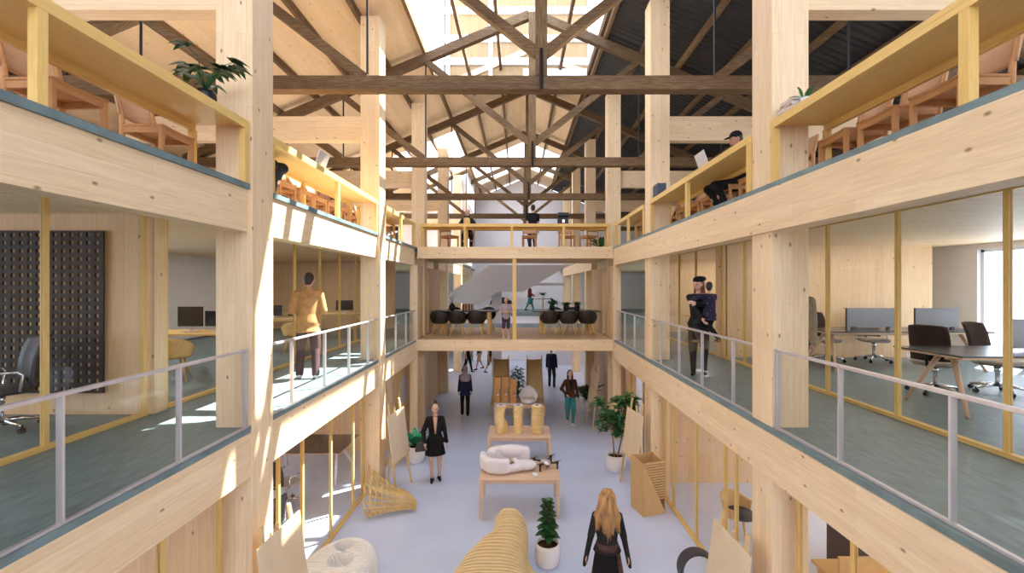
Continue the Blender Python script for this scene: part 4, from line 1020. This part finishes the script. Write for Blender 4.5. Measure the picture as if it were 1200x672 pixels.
        for k in range(110):
            u = -1+2*k/109; a = u*1.9 + PI/2; rr = rg.uniform(.9, 1.05); ln = 1.22+.10*abs(u)+rg.uniform(-.05, .06)-.06*math.cos(u*9)
            p0 = hd(.03*math.cos(a)+rg.uniform(-.02, .02), .03*math.sin(a), 1.765); p1 = hd(.092*math.cos(a)*rr, .100*math.sin(a)*rr+.01, 1.68); p2 = hd(.108*math.cos(a)*rr, .108*math.sin(a)*rr+.02, 1.56)
            p3 = up(.155*math.cos(a)*rr+rg.uniform(-.015, .015), .135*max(.1, math.sin(a))+.03, 1.42); p4 = up(.150*math.cos(a)+rg.uniform(-.02, .02), .125*max(.1, math.sin(a))+.045, ln)
            mb.tube([p0, p1, p2, p3, p4], [.012, .018, .019, .017, .004], 6)
        mb.build('hair', hm, root, smooth=True)
    elif hk == 'hijab':
        mb.ell(hd(0, .015, 1.67), (.095, .108, .118), rot=hr); mb.capsule(hd(0, .0, 1.56), up(0, .01, 1.46), .085, .10)
        mb.tube([up(0, .02, 1.50), up(0, .025, 1.42), up(0, .03, 1.30), up(0, .04, 1.22)], [(.10, .09), (.19, .125), (.19, .135), (.13, .12)], 20, ex=(1, 0, 0))
        remesh(mb.build('headscarf', hm, root, smooth=True), .011, 3)
    if len(hair) > 2:
        mb = MB()
        if hair[2] == 'beanie': mb.ell(hd(0, .015, 1.70), (.092, .105, .098), rot=hr); mb.tube([hd(0, .01, 1.655), hd(0, .01, 1.69)], [(.096, .110), (.096, .110)], 20)
        if hair[2] == 'cap': mb.ell(hd(0, .012, 1.70), (.090, .104, .085), rot=hr); mb.ell(hd(0, -.12, 1.695), (.065, .07, .012), rot=hr)
        if hair[2] == 'beret': mb.ell(hd(.02, .02, 1.735), (.115, .12, .055), rot=hr); mb.tube([hd(0, .0, 1.69), hd(0, .0, 1.72)], [(.088, .10), (.09, .102)], 20)
        remesh(mb.build('hat', hair[3], root, smooth=True), .010, 2)
    return root, up, hd

R_ = math.radians
# left balcony: man in camel jacket, seen from behind
person('man in camel jacket and plum trousers on the middle gallery, back to camera', (-3.60, 7.45, 0), PI+R_(22), 1.80, False, 'skin', ('short', 'hairbrown'), ('coat', 'c_camel', .76), ('trousers', 'c_plum', .062), 'c_shoewhite',
       feet=((.13, -.04, .08), (-.12, .06, .08)), hands=((.13, -.21, 1.08), (-.11, -.22, 1.10)), elbow=((.45, .5, -1), (-.45, .5, -1)), look=(R_(-12), R_(18)), lean=R_(4))
# right balcony: woman carrying a child
person('woman in black with auburn hair and black hat, carrying a child on the middle gallery', (3.20, 7.72, 0), R_(-22), 1.72, True, 'skin', ('mid', 'hairred', 'beret', 'c_clothblack'), ('jacket', 'c_clothblack', .80), ('trousers', 'c_clothblack', .046), 'c_clothblack',
       feet=((.09, .02, .08), (-.09, .0, .08)), hands=((-.04, -.32, 1.30), (.06, -.33, 1.02)), elbow=((1, .2, -.6), (-1, .2, -.6)), look=(R_(-30), R_(8)), lean=R_(-5))
person('child in navy floral jacket and brown boots held by the woman in black', (3.29, 7.50, .49), PI+R_(15), 1.20, True, 'skin', ('short', 'hairbrown'), ('jacket', 'c_floral', .80), ('trousers', 'c_charcoal', .05), 'c_bootbrown',
       feet=((.26, -.10, .24), (-.30, -.02, .24)), hands=((.06, -.30, 1.34), (-.12, -.30, 1.36)), elbow=((1, .1, -.4), (-1, .1, -.4)), look=(R_(-40), R_(-5)), pelvis=(0, 0, .86), vox=.011, knee=(0, -1, .1))
# upper bridge
person('man in black standing behind the upper bridge chairs', (.52, 15.6, U), PI+.3, 1.76, False, 'skin', ('short', 'hairblack'), ('tee', 'c_clothblack', .86), ('trousers', 'c_navy', .055), 'c_clothblack', sleeves='short', vox=.011)
# lower bridge child
person('child in pale shirt and purple shorts standing beside the golden post', (-.37, 13.15, 0), 0, 1.22, False, 'skin', ('short', 'skin'), ('tee', 'c_lilac', .84), ('shorts', 'c_purple'), 'c_shoewhite', hands=((.02, -.26, 1.16), (-.04, -.26, 1.14)), elbow=((1, .3, -.5), (-1, .3, -.5)), look=(0, R_(12)), sleeves='short', vox=.011)
# ground floor
person('woman in black skirt suit with hair bun and handbag, facing the camera', (-1.92, 10.05, G), R_(12), 1.76, True, 'skin', ('bun', 'hairbrown'), ('jacket', 'c_clothblack', .86, 'skin'), ('skirt', 'c_clothblack', .60), 'c_clothblack',
       feet=((.09, .03, .08), (-.07, -.05, .08)), hands=((.27, -.05, .82), (-.24, -.20, .93)), elbow=((.5, 1, 0), (-1, .6, 0)))
t = thing('handbag', 'black handbag on the arm of the woman in skirt suit', 'handbag', (-2.22, 9.91, G+.72), .3)
MB().rings([[(a*.13, b*.055, 0) for a, b in ((-1, -1), (1, -1), (1, 1), (-1, 1))], [(a*.10, b*.025, .2) for a, b in ((-1, -1), (1, -1), (1, 1), (-1, 1))]]).build('bag', 'leather', t, bevel=.012)
MB().tube([(-.07, 0, .19), (-.05, 0, .29), (0, 0, .32), (.05, 0, .29), (.07, 0, .19)], .007, 8).build('handle', 'leather', t, smooth=True)
person('person in lilac headscarf and black clothes walking away, pale-roof side', (-1.84, 15.05, G), PI+R_(8), 1.70, True, 'skintan', ('hijab', 'c_lilac'), ('coat', 'c_navy', .74), ('trousers', 'c_clothblack', .06), 'c_clothblack', feet=((.10, -.08, .08), (-.09, .1, .09)), vox=.011, face=False)
person('woman in brown leather jacket and teal jeans walking towards the camera', (1.68, 14.1, G), R_(6), 1.74, True, 'skin', ('mid', 'hairblack'), ('jacket', 'c_brownleather', .90, 'c_clothblack'), ('trousers', 'c_teal', .042), 'c_shoewhite', feet=((.06, -.12, .08), (-.05, .20, .10)), hands=((.27, .0, .84), (-.18, -.22, 1.02)), elbow=((.4, 1, 0), (-1, .5, -.2)), vox=.010)
person('long-haired blonde woman in black jumper and dark wrap skirt, back to camera', (1.20, 5.88, G), PI-R_(4), 1.72, True, 'skin', ('long', 'hairblonde'), ('tee', 'c_charcoal', .92), ('skirt', 'c_clothblack', .45, 'c_clothblack'), 'c_clothblack',
       feet=((.09, .05, .08), (-.09, -.06, .08)), hands=((.285, .0, .83), (-.285, .0, .83)), elbow=((.35, 1, 0), (-.35, 1, 0)), gloves='c_charcoal', vox=.008, face=False)
_b = [o for o in COL.objects if o.name.startswith('person')][-1]
_b = [o for o in COL.objects if o.get('label', '').startswith('long-haired')][0]
mb = MB(); n = 30                                                                # brown sash of the wrap skirt: waistband and hanging end
def ringat(z, g): j = (1.05-z)/.60*8; f = .13+.05*min(1, j/3)+.012*max(0, j-3); return [((f+.012+g)*.93*math.cos(2*PI*k/n), (f*.74+g+.006)*math.sin(2*PI*k/n), z) for k in range(n)]
mb.rings([ringat(1.045, .012), ringat(1.0, .014), ringat(.96, .012)])
for z0, z1 in ((.97, .9), (.9, .78), (.78, .62), (.62, .47)):
    a, b = ringat(z0, .012), ringat(z1, .012); mb.sheet([[Vector(a[i]) for i in range(11, 15)], [Vector(b[i]) for i in range(11, 15)]])
mb.build('sash', 'c_sash', _b, smooth=True, solid=.008)
person('man in navy shirt and dark trousers walking away beneath the bridge', (1.47, 19.3, G), PI-R_(15), 1.76, False, 'skin', ('short', 'hairbrown'), ('tee', 'c_navy', .88), ('trousers', 'c_charcoal', .06), 'c_clothblack', feet=((.10, -.06, .08), (-.14, .12, .09)), vox=.013, face=False)
for i, (x, d, tp, bt, lb) in enumerate(((-2.64, 22.6, 'c_clothblack', ('trousers', 'c_clothblack', .05), 'far walker in black, nearest the pale-roof side wall'), (-2.08, 23.3, 'c_navy', ('shorts', 'c_tan'), 'far walker in tan shorts, between two others'), (-1.45, 22.3, 'c_clothblack', ('shorts', 'c_bootbrown'), 'far walker in brown shorts, nearest the loungers'))):
    person(lb, (x, d, G), R_(70 if i != 1 else -60), 1.72, i == 0, 'skintan', ('short', 'hairbrown'), ('tee', tp, .9), bt, 'c_charcoal', feet=((.07, -.22, .09), (-.07, .26, .12)), sleeves='short', vox=.014)
# far stage walker
person('walker in oxblood jacket and teal trousers on the far stage', (.72, 27.6, 0), R_(80), 1.72, False, 'skintan', ('short', 'hairblack'), ('jacket', 'c_oxblood', .88), ('trousers', 'c_teal', .055), 'c_clothblack', feet=((.07, -.24, .09), (-.07, .26, .12)), hands=((.2, -.24, 1.0), (-.2, -.2, 1.0)), vox=.014)
# seated at the upper counters (each on a stool-height chair already there)
SIT = dict(pelvis=(0, .02, .52), feet=((.12, -.22, .08), (-.12, -.20, .08)), hands=((.14, -.40, .74), (-.14, -.40, .74)), elbow=((1, .3, -.4), (-1, .3, -.4)))
person('seated person in black cap typing at the counter, dark-roof side', (3.54, 7.05, U), -PI/2, 1.76, False, 'skintan', ('short', 'hairblack', 'cap', 'c_clothblack'), ('jacket', 'c_clothblack', .88), ('trousers', 'c_clothblack', .055), 'c_clothblack', look=(0, R_(15)), vox=.011, **SIT)
person('seated person in navy half hidden by first column, pale-roof side', (-3.62, 5.8, U), PI/2, 1.76, False, 'skin', ('short', 'hairblack'), ('jacket', 'c_navy', .88), ('trousers', 'c_charcoal', .055), 'c_clothblack', vox=.012, lean=R_(16), **SIT)
person('seated person in black at the bridge counter, pale-roof side end', (-1.62, 13.88, U), .1, 1.7, True, 'skin', ('short', 'hairbrown'), ('jacket', 'c_clothblack', .88), ('trousers', 'c_charcoal', .055), 'c_clothblack', vox=.013, **SIT)
# standing behind the right column
person('person in camouflage shirt and black trousers half hidden by dark-roof side column', (3.70, 5.80, 0), R_(-60), 1.72, False, 'skintan', ('short', 'hairblack'), ('jacket', 'c_camo', .92), ('trousers', 'c_clothblack', .05), 'c_clothblack', feet=((.10, -.10, .08), (-.10, .12, .08)), vox=.011)
